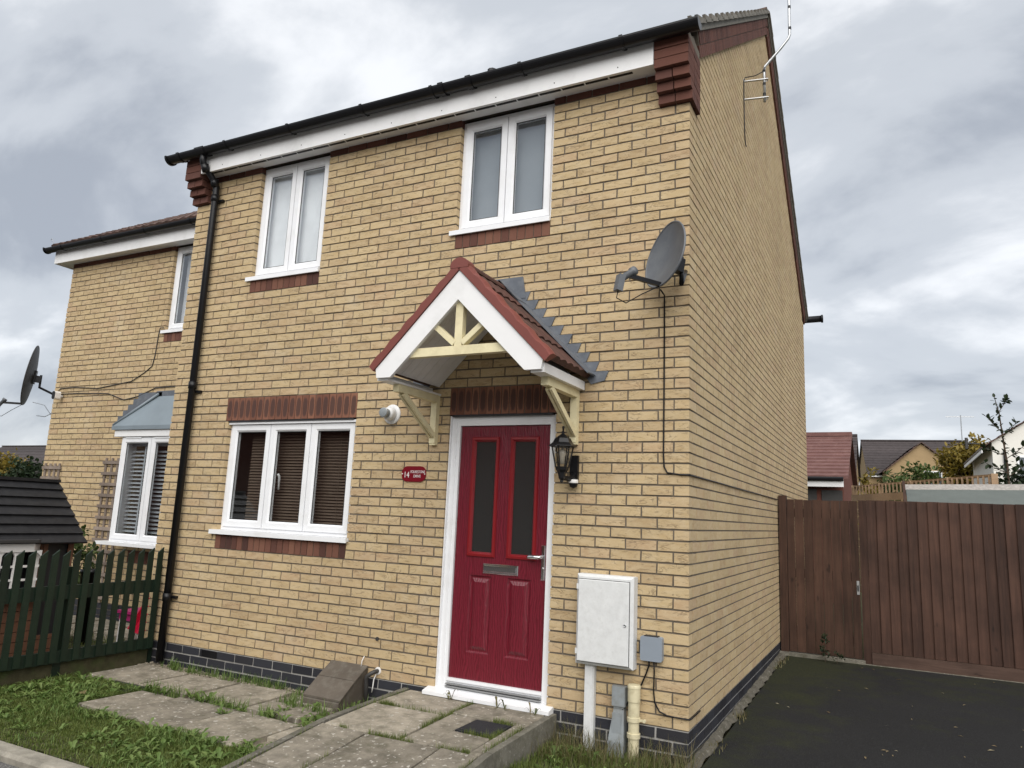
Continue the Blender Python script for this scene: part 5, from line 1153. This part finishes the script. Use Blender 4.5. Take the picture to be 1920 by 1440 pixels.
# ================================================================= picket fence
fx = -5.085
pf_ = thing('picket_fence', (fx, -1.0, -0.2), 'dark green picket fence running out from the house corner', 'fence')
ys = []; y = -0.075
while y > -2.05: ys.append(y); y -= 0.1035 if y > -0.85 else 0.0965
for i, y in enumerate(ys):
    q = MB(); q.tint = random.random(); w = 0.027; tp = 0.868+random.uniform(-.006, .006); x0, x1 = fx+0.001, fx+0.016
    q.prism([(y-w, -0.055), (y+w, -0.055), (y+w, tp), (y-w, tp-0.045)], 0, x0, x1); q.build('picket', M['fence'], pf_)
for (z0, z1) in ((0.455, 0.57), (-0.065, 0.035)):
    MB().box(fx-0.034, fx, -1.0, -0.03, z0, z1).build('rail', M['fence'], pf_); MB().box(fx-0.034, fx, -2.06, -1.006, z0, z1).build('rail', M['fence'], pf_)
MB().box(fx-0.075, fx-0.040, -2.06, -0.05, -0.26, -0.068).build('gap_shade_strip', M['soil'], pf_)  # dark strip standing in for the shade in the gap under the pickets
for y in (-0.925, -2.0): MB().box(fx-0.10, fx-0.036, y-0.035, y+0.035, -0.26, 0.72).build('post', M['fence'], pf_)
MB().box(fx-0.07, fx-0.036, -0.04, -0.004, -0.2, 0.70).build('post', M['fence'], pf_)

# ================================================================= neighbour's front garden
ph = thing('playhouse', (-6.45, -1.15, -0.2), 'brown toy playhouse with black slatted roof behind the green fence', 'playhouse')
wx = -5.98; y0, y1 = -2.0, -0.36; ze_ = 0.90; zr_ = 1.455; xr_ = -6.47; xb_ = -6.96
q = MB()
n = 12
for i in range(n):                        # moulded log courses
    z0 = -0.2+(ze_+0.2)*i/n; z1 = -0.2+(ze_+0.2)*(i+1)/n-0.006
    for (a, b, c, d) in split_rect(y0, y1, z0, z1, [(-0.62, -0.42, 0.02, 0.86), (-1.40, -0.68, 0.42, 0.84)]): q.box(wx-0.03, wx, a, b, c, d)
    q.box(xb_, wx-0.03, y1-0.03, y1, z0, z1); q.box(xb_, wx-0.03, y0, y0+0.03, z0, z1)
q.box(xb_, xb_+0.03, y0, y1, -0.2, ze_)
q.prism([(wx, ze_), (xr_, zr_-0.04), (xb_, ze_)], 1, y1-0.03, y1-0.001)
q.box(wx-0.045, wx-0.031, y0, y1, -0.2, 0.02)
q.build('wall', M['pbrown'], ph)
MB().box(wx-0.02, wx+0.012, -0.66, -0.62, 0.0, 0.88).box(wx-0.02, wx+0.012, -0.42, -0.37, -0.2, 0.88).build('corner_trim', M['pbrown'], ph)
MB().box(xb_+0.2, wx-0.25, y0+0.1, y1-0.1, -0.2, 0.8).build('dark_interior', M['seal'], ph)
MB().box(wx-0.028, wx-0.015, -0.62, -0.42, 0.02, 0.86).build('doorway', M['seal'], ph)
sl_ = Vector((xr_-(wx+0.10), 0, zr_-(ze_-0.03))); Ls = sl_.length; sd2 = sl_.normalized(); nn_ = Vector((-sd2.z, 0, sd2.x)); nn_ = nn_ if nn_.z > 0 else -nn_
for side in (0, 1):
    for i in range(7):
        a, b = Ls*i/7-0.012, Ls*(i+1)/7; q = MB(); q.tint = random.random()
        pts_ = []
        for yy in (y0-0.06, y1+0.05):
            for (s_, h) in ((a, 0.030), (b, 0.008), (b, -0.006), (a, 0.010)):
                p = Vector((wx+0.10, yy, ze_-0.03))+sd2*s_+nn_*h
                if side: p.x = 2*xr_-p.x
                pts_.append(p)
        q.add(pts_, [(0, 1, 2, 3), (7, 6, 5, 4), (0, 4, 5, 1), (1, 5, 6, 2), (2, 6, 7, 3), (3, 7, 4, 0)]); q.build('roof_board', M['pblack'], ph)
MB().beam((xr_, y0-0.06, zr_+0.012), (xr_, y1+0.05, zr_+0.012), 0.10, 0.03).build('ridge_board', M['pblack'], ph)
# white bow window with three arched lights and a dark little hood
bwp = MB(); wy0, wy1 = -1.50, -0.69
bwp.box(wx, wx+0.11, wy0, wy1, 0.38, 0.44)
bwp.prism([(wx, wy0), (wx+0.12, wy0+0.12), (wx+0.12, wy1-0.12), (wx, wy1)], 2, 0.80, 0.885)
lights = [(wy0+0.02, wy0+0.24), (wy0+0.27, wy1-0.27), (wy1-0.24, wy1-0.02)]
cent = [(wy0+wy1)/2-0.005]
xs_ = wx+0.10
posts = [wy0+0.03, wy0+0.26, (wy0+wy1)/2, wy1-0.26, wy1-0.03]
for y in posts: bwp.box(xs_-0.015 if abs(y-(wy0+wy1)/2) < 0.3 else wx+0.01, xs_+0.008 if abs(y-(wy0+wy1)/2) < 0.3 else wx+0.035, y-0.016, y+0.016, 0.43, 0.81)
for z in (0.55, 0.67): bwp.box(xs_-0.008, xs_+0.003, wy0+0.04, wy1-0.04, z-0.01, z+0.01)
for (a, b) in zip(posts, posts[1:]):
    m_ = (a+b)/2; hw = (b-a)/2-0.012
    arcp = [(m_+hw*math.cos(R(t)), 0.735+0.07*math.sin(R(t))) for t in range(0, 181, 20)]
    bwp.prism([(m_-hw-0.004, 0.812), (m_+hw+0.004, 0.812)]+arcp, 0, xs_-0.012, xs_+0.006)
bwo = bwp.build('bow_window', M['white'], ph)
hd = MB(); hd.prism([(wx, wy0-0.03), (wx+0.17, wy0+0.10), (wx+0.17, wy1-0.12), (wx, wy1+0.02)], 2, 0.885, 0.91); hd.build('window_hood', M['dishdark'], bwo)

# toys and bin behind the fence
tt = thing('toy_table', (-5.95, 0.42, -0.2), 'pink and white plastic toy table behind the fence', 'toy')
MB().box(-6.12, -5.82, 0.30, 0.62, 0.13, 0.16).build('top', M['pink'], tt); MB().box(-6.10, -5.84, 0.32, 0.60, 0.06, 0.13).build('apron', M['pink'], tt)
for (x, y) in ((-6.08, 0.34), (-5.86, 0.34), (-6.08, 0.58), (-5.86, 0.58)): MB().tube([(x, y, 0.07), (x, y, -0.2)], [0.022, 0.028], 10).build('leg', M['white'], tt)
rt_ = thing('toy_slide', (-5.6, 0.35, -0.2), 'red plastic toy slide behind the fence by the house corner', 'toy')
MB().beam((-5.64, 0.20, -0.02), (-5.58, 0.46, 0.46), 0.16, 0.03).build('chute', M['redplastic'], rt_)
for dx_ in (-0.085, 0.085): MB().beam((-5.64+dx_, 0.20, 0.0), (-5.58+dx_, 0.46, 0.48), 0.02, 0.09).build('side_rail', M['redplastic'], rt_)
for dx_ in (-0.07, 0.07): MB().tube([(-5.58+dx_, 0.46, 0.44), (-5.58+dx_, 0.50, -0.2)], 0.02, 8).tube([(-5.64+dx_, 0.22, 0.02), (-5.64+dx_, 0.20, -0.2)], 0.02, 8).build('leg', M['redplastic'], rt_)
bn = thing('plant_pot', (-6.35, 0.15, -0.2), 'black plastic tub standing between playhouse and neighbour wall', 'tub')
MB().lathe([(0.07, -0.2), (0.09, 0.52), (0.10, 0.52), (0.10, 0.56), (0.085, 0.56), (0.08, 0.48), (0.0, 0.47)], Matrix.Translation((-6.42, 0.15, 0)), 20).build('tub_body', M['black'], bn, True)
MB().box(-6.40, -6.33, -0.03, 0.0, 0.30, 0.42).build('paper_label', M['white'], bn)

# ================================================================= plants
def leaf(q, p, d, ln, w, rr):
    """pointed leaf of four faces, slightly folded"""
    d = d.normalized(); s = d.cross(Vector((rr.uniform(-.4, .4), rr.uniform(-.4, .4), 1))).normalized(); u = s.cross(d)
    a = p; b = p+d*ln; m1 = p+d*ln*0.35; m2 = p+d*ln*0.7
    q.add([a, m1+s*w*0.5+u*w*.12, m2+s*w*0.42+u*w*.1, b, m2-s*w*0.42+u*w*.1, m1-s*w*0.5+u*w*.12, m1, m2], [(0, 6, 1), (6, 7, 2, 1), (7, 3, 2), (0, 5, 6), (6, 5, 4, 7), (7, 4, 3)])
def rdir(rr):
    while 1:
        v = Vector((rr.uniform(-1, 1), rr.uniform(-1, 1), rr.uniform(-1, 1)))
        if 0.05 < v.length < 1: return v.normalized()
def tree(name, base, h, rx, rz, nclump, nleaf, ls, mat, label, seed, trunk=0.08, cz=0.6, cat='tree', group=None, zmin=-0.6):
    rr = random.Random(seed); base = Vector(base); t = thing(name, base, label, cat, group)
    c = base+Vector((0, 0, h-rz)); q = MB(); q.tube([base-Vector((0, 0, .1)), base+Vector((0.03*h*rr.uniform(-1, 1), 0, h*0.4)), c], [trunk, trunk*.75, trunk*.35], 8)
    cl_ = []
    for i in range(nclump):
        d = rdir(rr); d.z = max(d.z, zmin); r_ = rr.uniform(0.35, 1.0)**0.6; p = c+Vector((d.x*rx*r_, d.y*rx*r_, d.z*rz*r_)); cl_.append(p)
        if i % 2 == 0: q.tube([c-Vector((0, 0, rz*rr.uniform(.1, .8))), (c+p)/2+Vector((0, 0, -.05*rz)), p], [trunk*.35, trunk*.2, trunk*.06], 5)
    q.build('trunk', M['bark'], t)
    lf_ = MB(); cr_ = rx*0.30
    for p in cl_:
        tb_ = rr.uniform(-0.25, 0.25)
        for k in range(nleaf):
            o_ = rdir(rr)*cr_*rr.random()**0.5; o_.z *= 0.75; lf_.tint = min(1, max(0, 0.5+tb_+rr.gauss(0, .18)))
            leaf(lf_, p+o_, rdir(rr)+Vector((0, 0, -.2))+o_.normalized()*0.6, ls*rr.uniform(.6, 1.2), ls*0.5, rr)
    lf_.build('crown', mat, t); return t
# climbing shrub by the neighbour bay
tree('climbing_shrub', (-7.25, 0.55, -0.2), 1.18, 0.20, 0.42, 26, 22, 0.075, M['leafgreen'], 'small leafy shrub growing below the neighbour bay window', 81, 0.014, cat='shrub')
# weed at the gate
tree('gate_weed', (0.50, 4.26, -0.135), 0.30, 0.06, 0.14, 12, 10, 0.035, M['leafdark'], 'small green weed growing at the foot of the wooden gate', 82, 0.004, cat='weed')
tree('gate_weed', (0.62, 4.22, -0.135), 0.13, 0.07, 0.05, 8, 10, 0.03, M['leafdark'], 'low spreading weed on the drive before the wooden gate', 83, 0.003, cat='weed')

# ================================================================= gate and board fence
GY = 4.43
gt = thing('wooden_gate', (0.5, GY, -0.14), 'brown stained wooden gate closing the side passage', 'gate')
MB().box(0.012, 0.10, GY-0.01, GY+0.09, -0.2, 1.70).build('hinge_post', M['gate'], gt)
x = 0.104; rr = random.Random(91)
while x < 0.865:
    w = rr.choice([0.085, 0.092, 0.098, 0.10]); b = min(x+w, 0.872); q = MB(); q.tint = rr.random(); q.box(x+0.002, b-0.002, GY-0.002+rr.uniform(-.004, .004), GY+0.018, -0.085, 1.655+rr.uniform(-.004, .004)); q.build('board', M['gate'], gt); x = b
for z in (0.1, 0.8, 1.5): MB().box(0.11, 0.865, GY+0.02, GY+0.06, z-0.05, z+0.05).build('ledge_rail', M['gate'], gt)
lt = MB().box(0.838, 0.866, GY-0.012, GY-0.003, 0.61, 0.76).build('latch_plate', M['steel'], gt)
MB().tube([(0.852, GY-0.012, 0.71), (0.852, GY-0.035, 0.705), (0.852, GY-0.035, 0.66), (0.852, GY-0.014, 0.65)], 0.006, 6).build('latch_handle', M['black'], lt)
MB().box(0.0, 0.90, GY-0.06, GY+0.12, -0.22, -0.095).build('threshold_kerb', M['edging'], gt)
bf = thing('board_fence', (2.4, GY, -0.14), 'dark brown close-board fence with gravel board beside the gate', 'fence')
MB().box(0.885, 0.965, GY-0.015, GY+0.085, -0.22, 1.665).build('post', M['gatered'], bf)
x = 0.968
while x < 5.45:
    q = MB(); q.tint = rr.random(); z1 = 1.668+rr.uniform(-.003, .003); a = x; w = 0.112; dz_ = rr.uniform(-.002, .002)
    # feather-edge board: thin on its left, thick on its right, lapped
    q.prism([(a, GY-0.010+dz_), (a+w, GY+0.008), (a+w, GY+0.016), (a, GY+0.004)], 2, 0.0, z1); q.build('board', M['gatered'], bf); x += 0.102
for (a, b) in ((0.968, 2.75), (2.755, 4.5), (4.505, 5.5)): MB().box(a, b, GY-0.026, GY+0.01, -0.135, -0.004).build('gravel_board', M['graveboard'], bf)
for z in (0.25, 0.85, 1.45): MB().box(0.965, 5.5, GY+0.022, GY+0.07, z-0.04, z+0.04).build('arris_rail', M['gatered'], bf)
MB().box(0.9, 5.5, GY-0.05, GY+0.1, -0.26, -0.128).build('footing', M['edging'], bf)

# ================================================================= behind the gate
def slat_fence(a, b, z0, z1, label, nslat, trel=0.0):
    a = Vector((a[0], a[1], 0)); b = Vector((b[0], b[1], 0)); d = (b-a); ln = d.length; d.normalize(); nrm = Vector((d.y, -d.x, 0))
    t = thing('slatted_fence', (a.x, a.y, -0.2), label, 'fence'); np_ = int(ln/1.2)+1
    for i in range(np_+1): p = a+d*ln*i/np_; MB().tint; q = MB(); q.box(p.x-0.035, p.x+0.035, p.y-0.035, p.y+0.035, -0.2, z1+0.02); q.build('post', M['tanwood'], t)
    h = (z1-trel-z0)/nslat
    for i in range(nslat):
        q = MB(); q.tint = random.random(); z = z0+h*(i+.5); q.beam(a+Vector((0, 0, z))+nrm*0.045, b+Vector((0, 0, z))+nrm*0.045, 0.014, h*0.90); q.build('slat', M['tanwood'], t)
    MB().beam(a+Vector((0, 0, z1)), b+Vector((0, 0, z1)), 0.06, 0.03).build('cap_rail', M['tanwood'], t)
    if trel:
        n = int(ln/0.11)
        for i in range(n): p = a+d*ln*(i+.5)/n+nrm*0.03; q = MB(); q.box(p.x-0.012, p.x+0.012, p.y-0.012, p.y+0.012, z1-trel, z1); q.build('baluster', M['tanwood'], t)
    return t
slat_fence((0.66, 9.2), (2.38, 5.85), 0.3, 2.07, 'tan slatted wooden fence with trellis top behind the gate', 13, 0.14)
# felt-roofed lean-to shed behind the board fence
sh = thing('garden_shed', (2.4, 5.6, -0.2), 'low garden shed with grey-green felt roof behind the board fence', 'shed')
MB().box(1.52, 4.3, 4.85, 5.7, -0.2, 1.52).build('wall', M['tanwood'], sh)
q = MB(); q.add([(1.40, 4.70, 1.50), (4.4, 4.70, 1.50), (4.4, 5.65, 1.93), (1.40, 5.65, 1.88), (1.40, 4.70, 1.47), (4.4, 4.70, 1.47), (4.4, 5.65, 1.90), (1.40, 5.65, 1.85)], [(0, 1, 2, 3), (7, 6, 5, 4), (0, 4, 5, 1), (1, 5, 6, 2), (2, 6, 7, 3), (3, 7, 4, 0)]); q.build('felt_roof', M['felt'], sh)
q = MB(); q.add([(1.38, 5.60, 1.862), (4.4, 5.60, 1.912), (4.4, 5.80, 2.00), (1.38, 5.80, 1.935), (1.38, 5.60, 1.84), (4.4, 5.60, 1.89), (4.4, 5.80, 1.85), (1.38, 5.80, 1.80)], [(0, 1, 2, 3), (0, 4, 5, 1), (1, 5, 6, 2), (2, 6, 7, 3), (3, 7, 4, 0)]); q.build('lichened_edge', M['lichen'], sh)
MB().beam((1.375, 5.68, 1.95), (1.375, 4.82, 1.60), 0.03, 0.05).build('verge_batten', M['gate'], sh)
# dark lean-to roofs between the gardens
dl = thing('lean_to_roof', (3.0, 9.5, -0.2), 'dark lean-to roof beyond the tan slatted fence', 'shed')
MB().box(1.9, 3.6, 8.8, 10.4, -0.2, 1.95).build('wall', M['tanwood'], dl)
q = MB(); q.add([(1.75, 8.6, 2.03), (3.9, 8.6, 2.03), (3.9, 10.5, 2.30), (1.75, 10.5, 2.16), (1.75, 8.6, 1.98), (3.9, 8.6, 1.98), (3.9, 10.5, 2.25), (1.75, 10.5, 2.11)], [(0, 1, 2, 3), (7, 6, 5, 4), (0, 4, 5, 1), (1, 5, 6, 2), (2, 6, 7, 3), (3, 7, 4, 0)]); q.build('roof', M['pblack'], dl)
MB().box(1.73, 3.92, 8.57, 8.60, 1.97, 2.06).build('fascia', M['fascia'], dl)
# far houses -------------------------------------------------------------
def gable_house(name, label, x0, x1, y0, y1, ze, zr, wall_m, roof_m, axis='x', ov=0.25, ncourse=12, group=None):
    t = thing(name, ((x0+x1)/2, (y0+y1)/2, -0.26), label, 'house', group)
    q = MB()
    if axis == 'x':
        ym = (y0+y1)/2; q.prism([(y0, -0.26), (y1, -0.26), (y1, ze), (ym, zr-0.08), (y0, ze)], 0, x0, x1)
        A = lambda s_, n_, x_, sd: Vector((x_, (y0-ov*(1))+(ym-y0+ov)*s_ if sd == 0 else (y1+ov)-(y1-ym+ov)*s_, ze-ov*(zr-ze)/(ym-y0)+(zr-ze)*(1+ov/(ym-y0))*s_+n_))
        ext = (x0-0.12, x1+0.12)
    else:
        xm = (x0+x1)/2; q.prism([(x0, -0.26), (x1, -0.26), (x1, ze), (xm, zr-0.08), (x0, ze)], 1, y0, y1)
        A = lambda s_, n_, y_, sd: Vector(((x0-ov)+(xm-x0+ov)*s_ if sd == 0 else (x1+ov)-(x1-xm+ov)*s_, y_, ze-ov*(zr-ze)/(xm-x0)+(zr-ze)*(1+ov/(xm-x0))*s_+n_))
        ext = (y0-0.12, y1+0.12)
    q.build('wall', wall_m, t)
    rf_ = None
    for sd in (0, 1):
        for i in range(ncourse):
            a, b = i/ncourse-0.01, (i+1)/ncourse; r_ = MB(); r_.tint = random.random()
            v = [A(a, 0.07, ext[0], sd), A(a, 0.07, ext[1], sd), A(b, 0.03, ext[1], sd), A(b, 0.03, ext[0], sd), A(a, 0.0, ext[0], sd), A(a, 0.0, ext[1], sd), A(b, 0.0, ext[1], sd), A(b, 0.0, ext[0], sd)]
            r_.add(v, [(0, 1, 2, 3), (7, 6, 5, 4), (0, 4, 5, 1), (1, 5, 6, 2), (2, 6, 7, 3), (3, 7, 4, 0)]); r_.build('tile_course', roof_m, t)
        fa = MB(); p0, p1 = A(0, -0.02, ext[0]+.1, sd), A(0, -0.02, ext[1]-.1, sd); fa.beam(p0-Vector((0, 0, .09)), p1-Vector((0, 0, .09)), 0.04, 0.17); fa.build('fascia', M['fascia'], t)
        gu = MB(); gu.tube([p0+Vector((0, -0.05 if axis == 'x' and sd == 0 else 0, 0)), p1+Vector((0, -0.05 if axis == 'x' and sd == 0 else 0, 0))], 0.05, 8); gu.build('gutter', M['black'], t)
    if axis == 'x': MB().beam((x0-.12, (y0+y1)/2, zr+0.06), (x1+.12, (y0+y1)/2, zr+0.06), 0.26, 0.10).build('ridge', roof_m, t)
    else: MB().beam(((x0+x1)/2, y0-.12, zr+0.06), ((x0+x1)/2, y1+.12, zr+0.06), 0.26, 0.10).build('ridge', roof_m, t)
    return t
def far_window(t, x0, x1, z0, z1, y):
    w = MB(); f = 0.07
    w.box(x0, x0+f, y-0.04, y, z0, z1).box(x1-f, x1, y-0.04, y, z0, z1).box(x0+f, x1-f, y-0.04, y, z1-f, z1).box(x0+f, x1-f, y-0.04, y, z0, z0+f).box((x0+x1)/2-f/2, (x0+x1)/2+f/2, y-0.04, y, z0+f, z1-f)
    o_ = w.build('window', M['upvc'], t); MB().box(x0+f*.5, x1-f*.5, y-0.015, y-0.004, z0+f*.5, z1-f*.5).build('pane', M['glassdark'], o_)
M['glassdark'] = mat_simple('far_window_glass', (0.10, 0.115, 0.13), 0.08, 0.8, 0.1)
# red-tiled garage behind the garden
ga = gable_house('red_roofed_garage', 'garage with plain red tiled roof and white fascia behind the gate', -4.2, 0.30, 13.0, 18.0, 2.55, 3.66, M['farred'], M['tilered'], 'x', 0.25, 13)
MB().box(-0.85, -0.25, 12.97, 13.0, 1.65, 2.2).box(-0.15, 0.28, 12.97, 13.0, 1.60, 2.18).build('dark_panel', M['dishdark'], ga)
# tan house with a front gable
tn = gable_house('tan_brick_house', 'tan brick house with brown tiled roof and front gable beyond the gardens', -0.55, 6.25, 55.0, 62.0, 5.55, 8.15, M['tanbrick'], M['tiledark'], 'x', 0.25, 13)
q = MB(); q.prism([(0.32, -0.26), (4.7, -0.26), (4.7, 5.55), (2.52, 7.35), (0.32, 5.55)], 1, 52.5, 56); q.build('gable_wall', M['tanbrick'], tn)
for sg in (-1, 1):
    for i in range(9):
        x_a, x_b = 2.52+sg*2.45*(1-i/9), 2.52+sg*2.45*(1-(i+1)/9); z_a, z_b = 5.30+2.1*i/9, 5.30+2.1*(i+1)/9
        q = MB(); q.tint = random.random(); q.add([(x_a, 52.3, z_a+.1), (x_b, 52.3, z_b+.05), (x_b, 58.5, z_b+.05), (x_a, 58.5, z_a+.1), (x_a, 52.3, z_a), (x_b, 52.3, z_b)], [(0, 1, 2, 3), (0, 4, 5, 1)]); q.build('tile_course', M['tile'], tn)
tn.rotation_euler = (0, 0, R(7))
far_window(tn, 2.6, 3.7, 4.3, 5.5, 52.5)
MB().lathe([(0.32, 0.0), (0.32, 0.06), (0.0, 0.06)], Matrix.Translation((4.15, 52.5, 5.2)) @ Matrix.Rotation(R(90), 4, 'X'), 20).build('round_plaque', M['cream'], tn)
ta = thing('roof_aerial', (6.15, 58.5, 8.1), 'thin television aerial on the ridge of the tan brick house', 'aerial')
MB().tube([(6.15, 58.5, 8.1), (6.15, 58.5, 10.1)], 0.04, 6).build('mast', M['steel'], ta); MB().beam((5.2, 58.5, 10.0), (7.0, 58.5, 9.95), 0.05, 0.05).build('boom', M['steel'], ta)
for x in (5.4, 5.7, 6.0, 6.3, 6.6): MB().beam((x, 58.5, 9.6), (x, 58.5, 10.3), 0.03, 0.03).build('element', M['steel'], ta)
# brick house end seen between garage and tan house
gable_house('brown_roofed_house', 'house with dark tiled roof half hidden behind the red garage', -5.2, -0.35, 36.0, 42.0, 4.3, 6.35, M['tanbrick'], M['tiledark'], 'x', 0.25, 12)
# white rendered house at the right
wh = gable_house('white_rendered_house', 'white rendered house with brown roof behind the dark sapling', 4.95, 11.6, 30.0, 38.0, 5.05, 7.35, M['render'], M['tile'], 'y', 0.35, 12)
far_window(wh, 5.75, 6.55, 3.0, 4.5, 30.0); far_window(wh, 8.2, 9.4, 3.1, 4.4, 30.0)
MB().tube([(5.35, 29.95, -0.2), (5.35, 29.95, 4.7)], 0.045, 8).build('downpipe', M['black'], wh)
MB().tube([(4.55, 30.2, 5.0), (4.1, 30.2, 5.02)], 0.03, 6).tube([(4.1, 30.2, 4.8), (4.1, 30.2, 5.25)], 0.06, 8).build('wall_lamp', M['dishdark'], wh)
# far houses at the left
gable_house('dark_roofed_house', 'far house with dark slate-grey roof left of the neighbour', -82.0, -66.5, 36.0, 44.0, 3.4, 6.1, M['farred'], M['tiledark'], 'x', 0.4, 9)
gable_house('red_brick_house', 'small red brick house gable at the far left', -57.5, -53.6, 26.0, 33.0, 1.6, 3.4, M['farred'], M['tiledark'], 'y', 0.3, 8)
sg_ = thing('timber_gable_shed', (-30, 14.5, -0.2), 'weathered timber shed gable behind the playhouse roof', 'shed')
MB().prism([(-31.3, -0.2), (-28.2, -0.2), (-28.2, 1.55), (-29.75, 2.15), (-31.3, 1.55)], 1, 14.6, 17).build('wall', M['weathered'], sg_)
for s_ in (-1, 1): MB().beam((-29.75+s_*1.75, 14.5, 1.58), (-29.75, 14.5, 2.26), 0.1, 0.16, (0, -1, 0)).build('barge_board', M['weathered'], sg_)
MB().box(-29.85, -29.65, 14.4, 14.5, 1.9, 2.45).build('finial', M['weathered'], sg_)
# trees
tree('autumn_tree', (5.55, 44.0, -0.26), 6.85, 1.75, 1.8, 150, 34, 0.30, M['leafyellow'], 'yellowing tree in front of the tan brick house', 101, 0.16)
tree('green_bush_tree', (2.05, 26.0, -0.26), 3.95, 1.25, 1.35, 90, 34, 0.20, M['leafgreen'], 'green bushy tree rising over the tan slatted fence', 102, 0.1)
tree('slim_tree', (0.55, 22.0, -0.26), 3.7, 0.45, 1.4, 40, 26, 0.15, M['leafyellow'], 'slim yellowing tree beside the red-roofed garage', 103, 0.06)
tree('yellow_tree', (-49.6, 22.5, -0.26), 4.05, 1.7, 1.9, 110, 34, 0.30, M['leafyellow'], 'yellow-green round tree far left of the neighbour house', 104, 0.16)
tree('dark_tree', (-45.6, 22.0, -0.26), 3.55, 1.9, 1.7, 110, 34, 0.30, M['leafdark'], 'dark green tree beside the neighbour house wall', 105, 0.16)
tree('dark_shrub', (3.05, 7.6, -0.2), 2.55, 0.62, 0.62, 90, 40, 0.10, M['leafdark'], 'dense dark shrub below the tall sapling', 106, 0.05, cat='shrub')
# tall sapling with big dark leaves
rr = random.Random(111); sp_ = thing('sapling', (2.72, 7.3, -0.2), 'tall thin sapling with big dark leaves against the sky', 'sapling')
stem = [(2.72, 7.3, -0.2), (2.70, 7.3, 1.4), (2.70, 7.3, 2.3), (2.665, 7.3, 2.75), (2.645, 7.3, 3.05), (2.60, 7.3, 3.29)]
q = MB().tube(stem, [0.022, 0.018, 0.014, 0.011, 0.008, 0.004], 6); lfm = MB()
br2 = [((2.66, 7.3, 2.78), (2.50, 7.27, 2.98)), ((2.655, 7.3, 2.70), (2.86, 7.32, 2.93)), ((2.64, 7.3, 3.06), (2.74, 7.3, 3.24)), ((2.68, 7.3, 2.45), (2.45, 7.28, 2.55)), ((2.69, 7.3, 2.40), (2.95, 7.3, 2.62)), ((2.70, 7.3, 2.2), (2.45, 7.25, 2.33)), ((2.70, 7.3, 2.15), (3.0, 7.3, 2.4)), ((2.7, 7.3, 1.95), (2.5, 7.2, 2.05)), ((2.7, 7.3, 1.9), (2.95, 7.3, 2.1))]
for a, b in br2:
    a, b = Vector(a), Vector(b); q.tube([a, (a+b)/2+Vector((0, 0, -.01)), b], [0.006, 0.005, 0.003], 5)
    for k in range(16): t = rr.uniform(.2, 1.08); lfm.tint = rr.random(); leaf(lfm, a+(b-a)*t, (b-a).normalized()*0.6+rdir(rr)*0.8, rr.uniform(.06, .11), 0.05, rr)
for k in range(60): t = rr.uniform(0, 1); z = 2.0+1.28*t; lfm.tint = rr.random(); leaf(lfm, Vector((2.70-0.10*max(0, (z-2.3)), 7.3, z)), rdir(rr)+Vector((0, 0, .3)), rr.uniform(.05, .09), 0.04, rr)
q.build('stem', M['bark'], sp_); lfm.build('crown', M['leafdark'], sp_)
# pole and aerial at the far left
la = thing('aerial_pole', (-19.6, 5.6, -0.2), 'grey leaning pole with small cap and crossbar at the far left', 'pole')
MB().tube([(-19.9, 5.6, -0.2), (-19.9, 5.6, 4.45), (-19.86, 5.6, 4.75)], [0.06, 0.06, 0.05], 8).build('pole', M['steel'], la)
MB().lathe([(0.03, 4.75), (0.03, 4.82), (0.10, 4.84), (0.10, 4.92), (0.05, 4.97), (0.0, 4.98)], Matrix.Translation((-19.86, 5.6, 0)), 12).build('cap', M['black'], la, True)
cable('cable', [(-9.486, 1.42, 2.72), (-9.7, 1.5, 2.60), (-10.0, 1.6, 2.52), (-10.3, 1.7, 2.50), (-10.6, 1.75, 2.53)], 0.006, 'thin grey wire sagging between neighbour gable and its dish', 'steel')
cable('cable', [(-9.486, 1.45, 2.28), (-9.8, 1.6, 2.30), (-10.2, 1.8, 2.45), (-10.7, 1.9, 2.72), (-11.2, 2.0, 2.80)], 0.006, 'thin grey wire hanging off the neighbour gable below its dish', 'steel')
# house across the street (mirrored in the glass)
oh = gable_house('opposite_house', 'house across the street mirrored dark in the door glass', -46.0, 7.0, -26.5, -18.5, 4.9, 7.9, M['farred'], M['tiledark'], 'x', 0.3, 14)
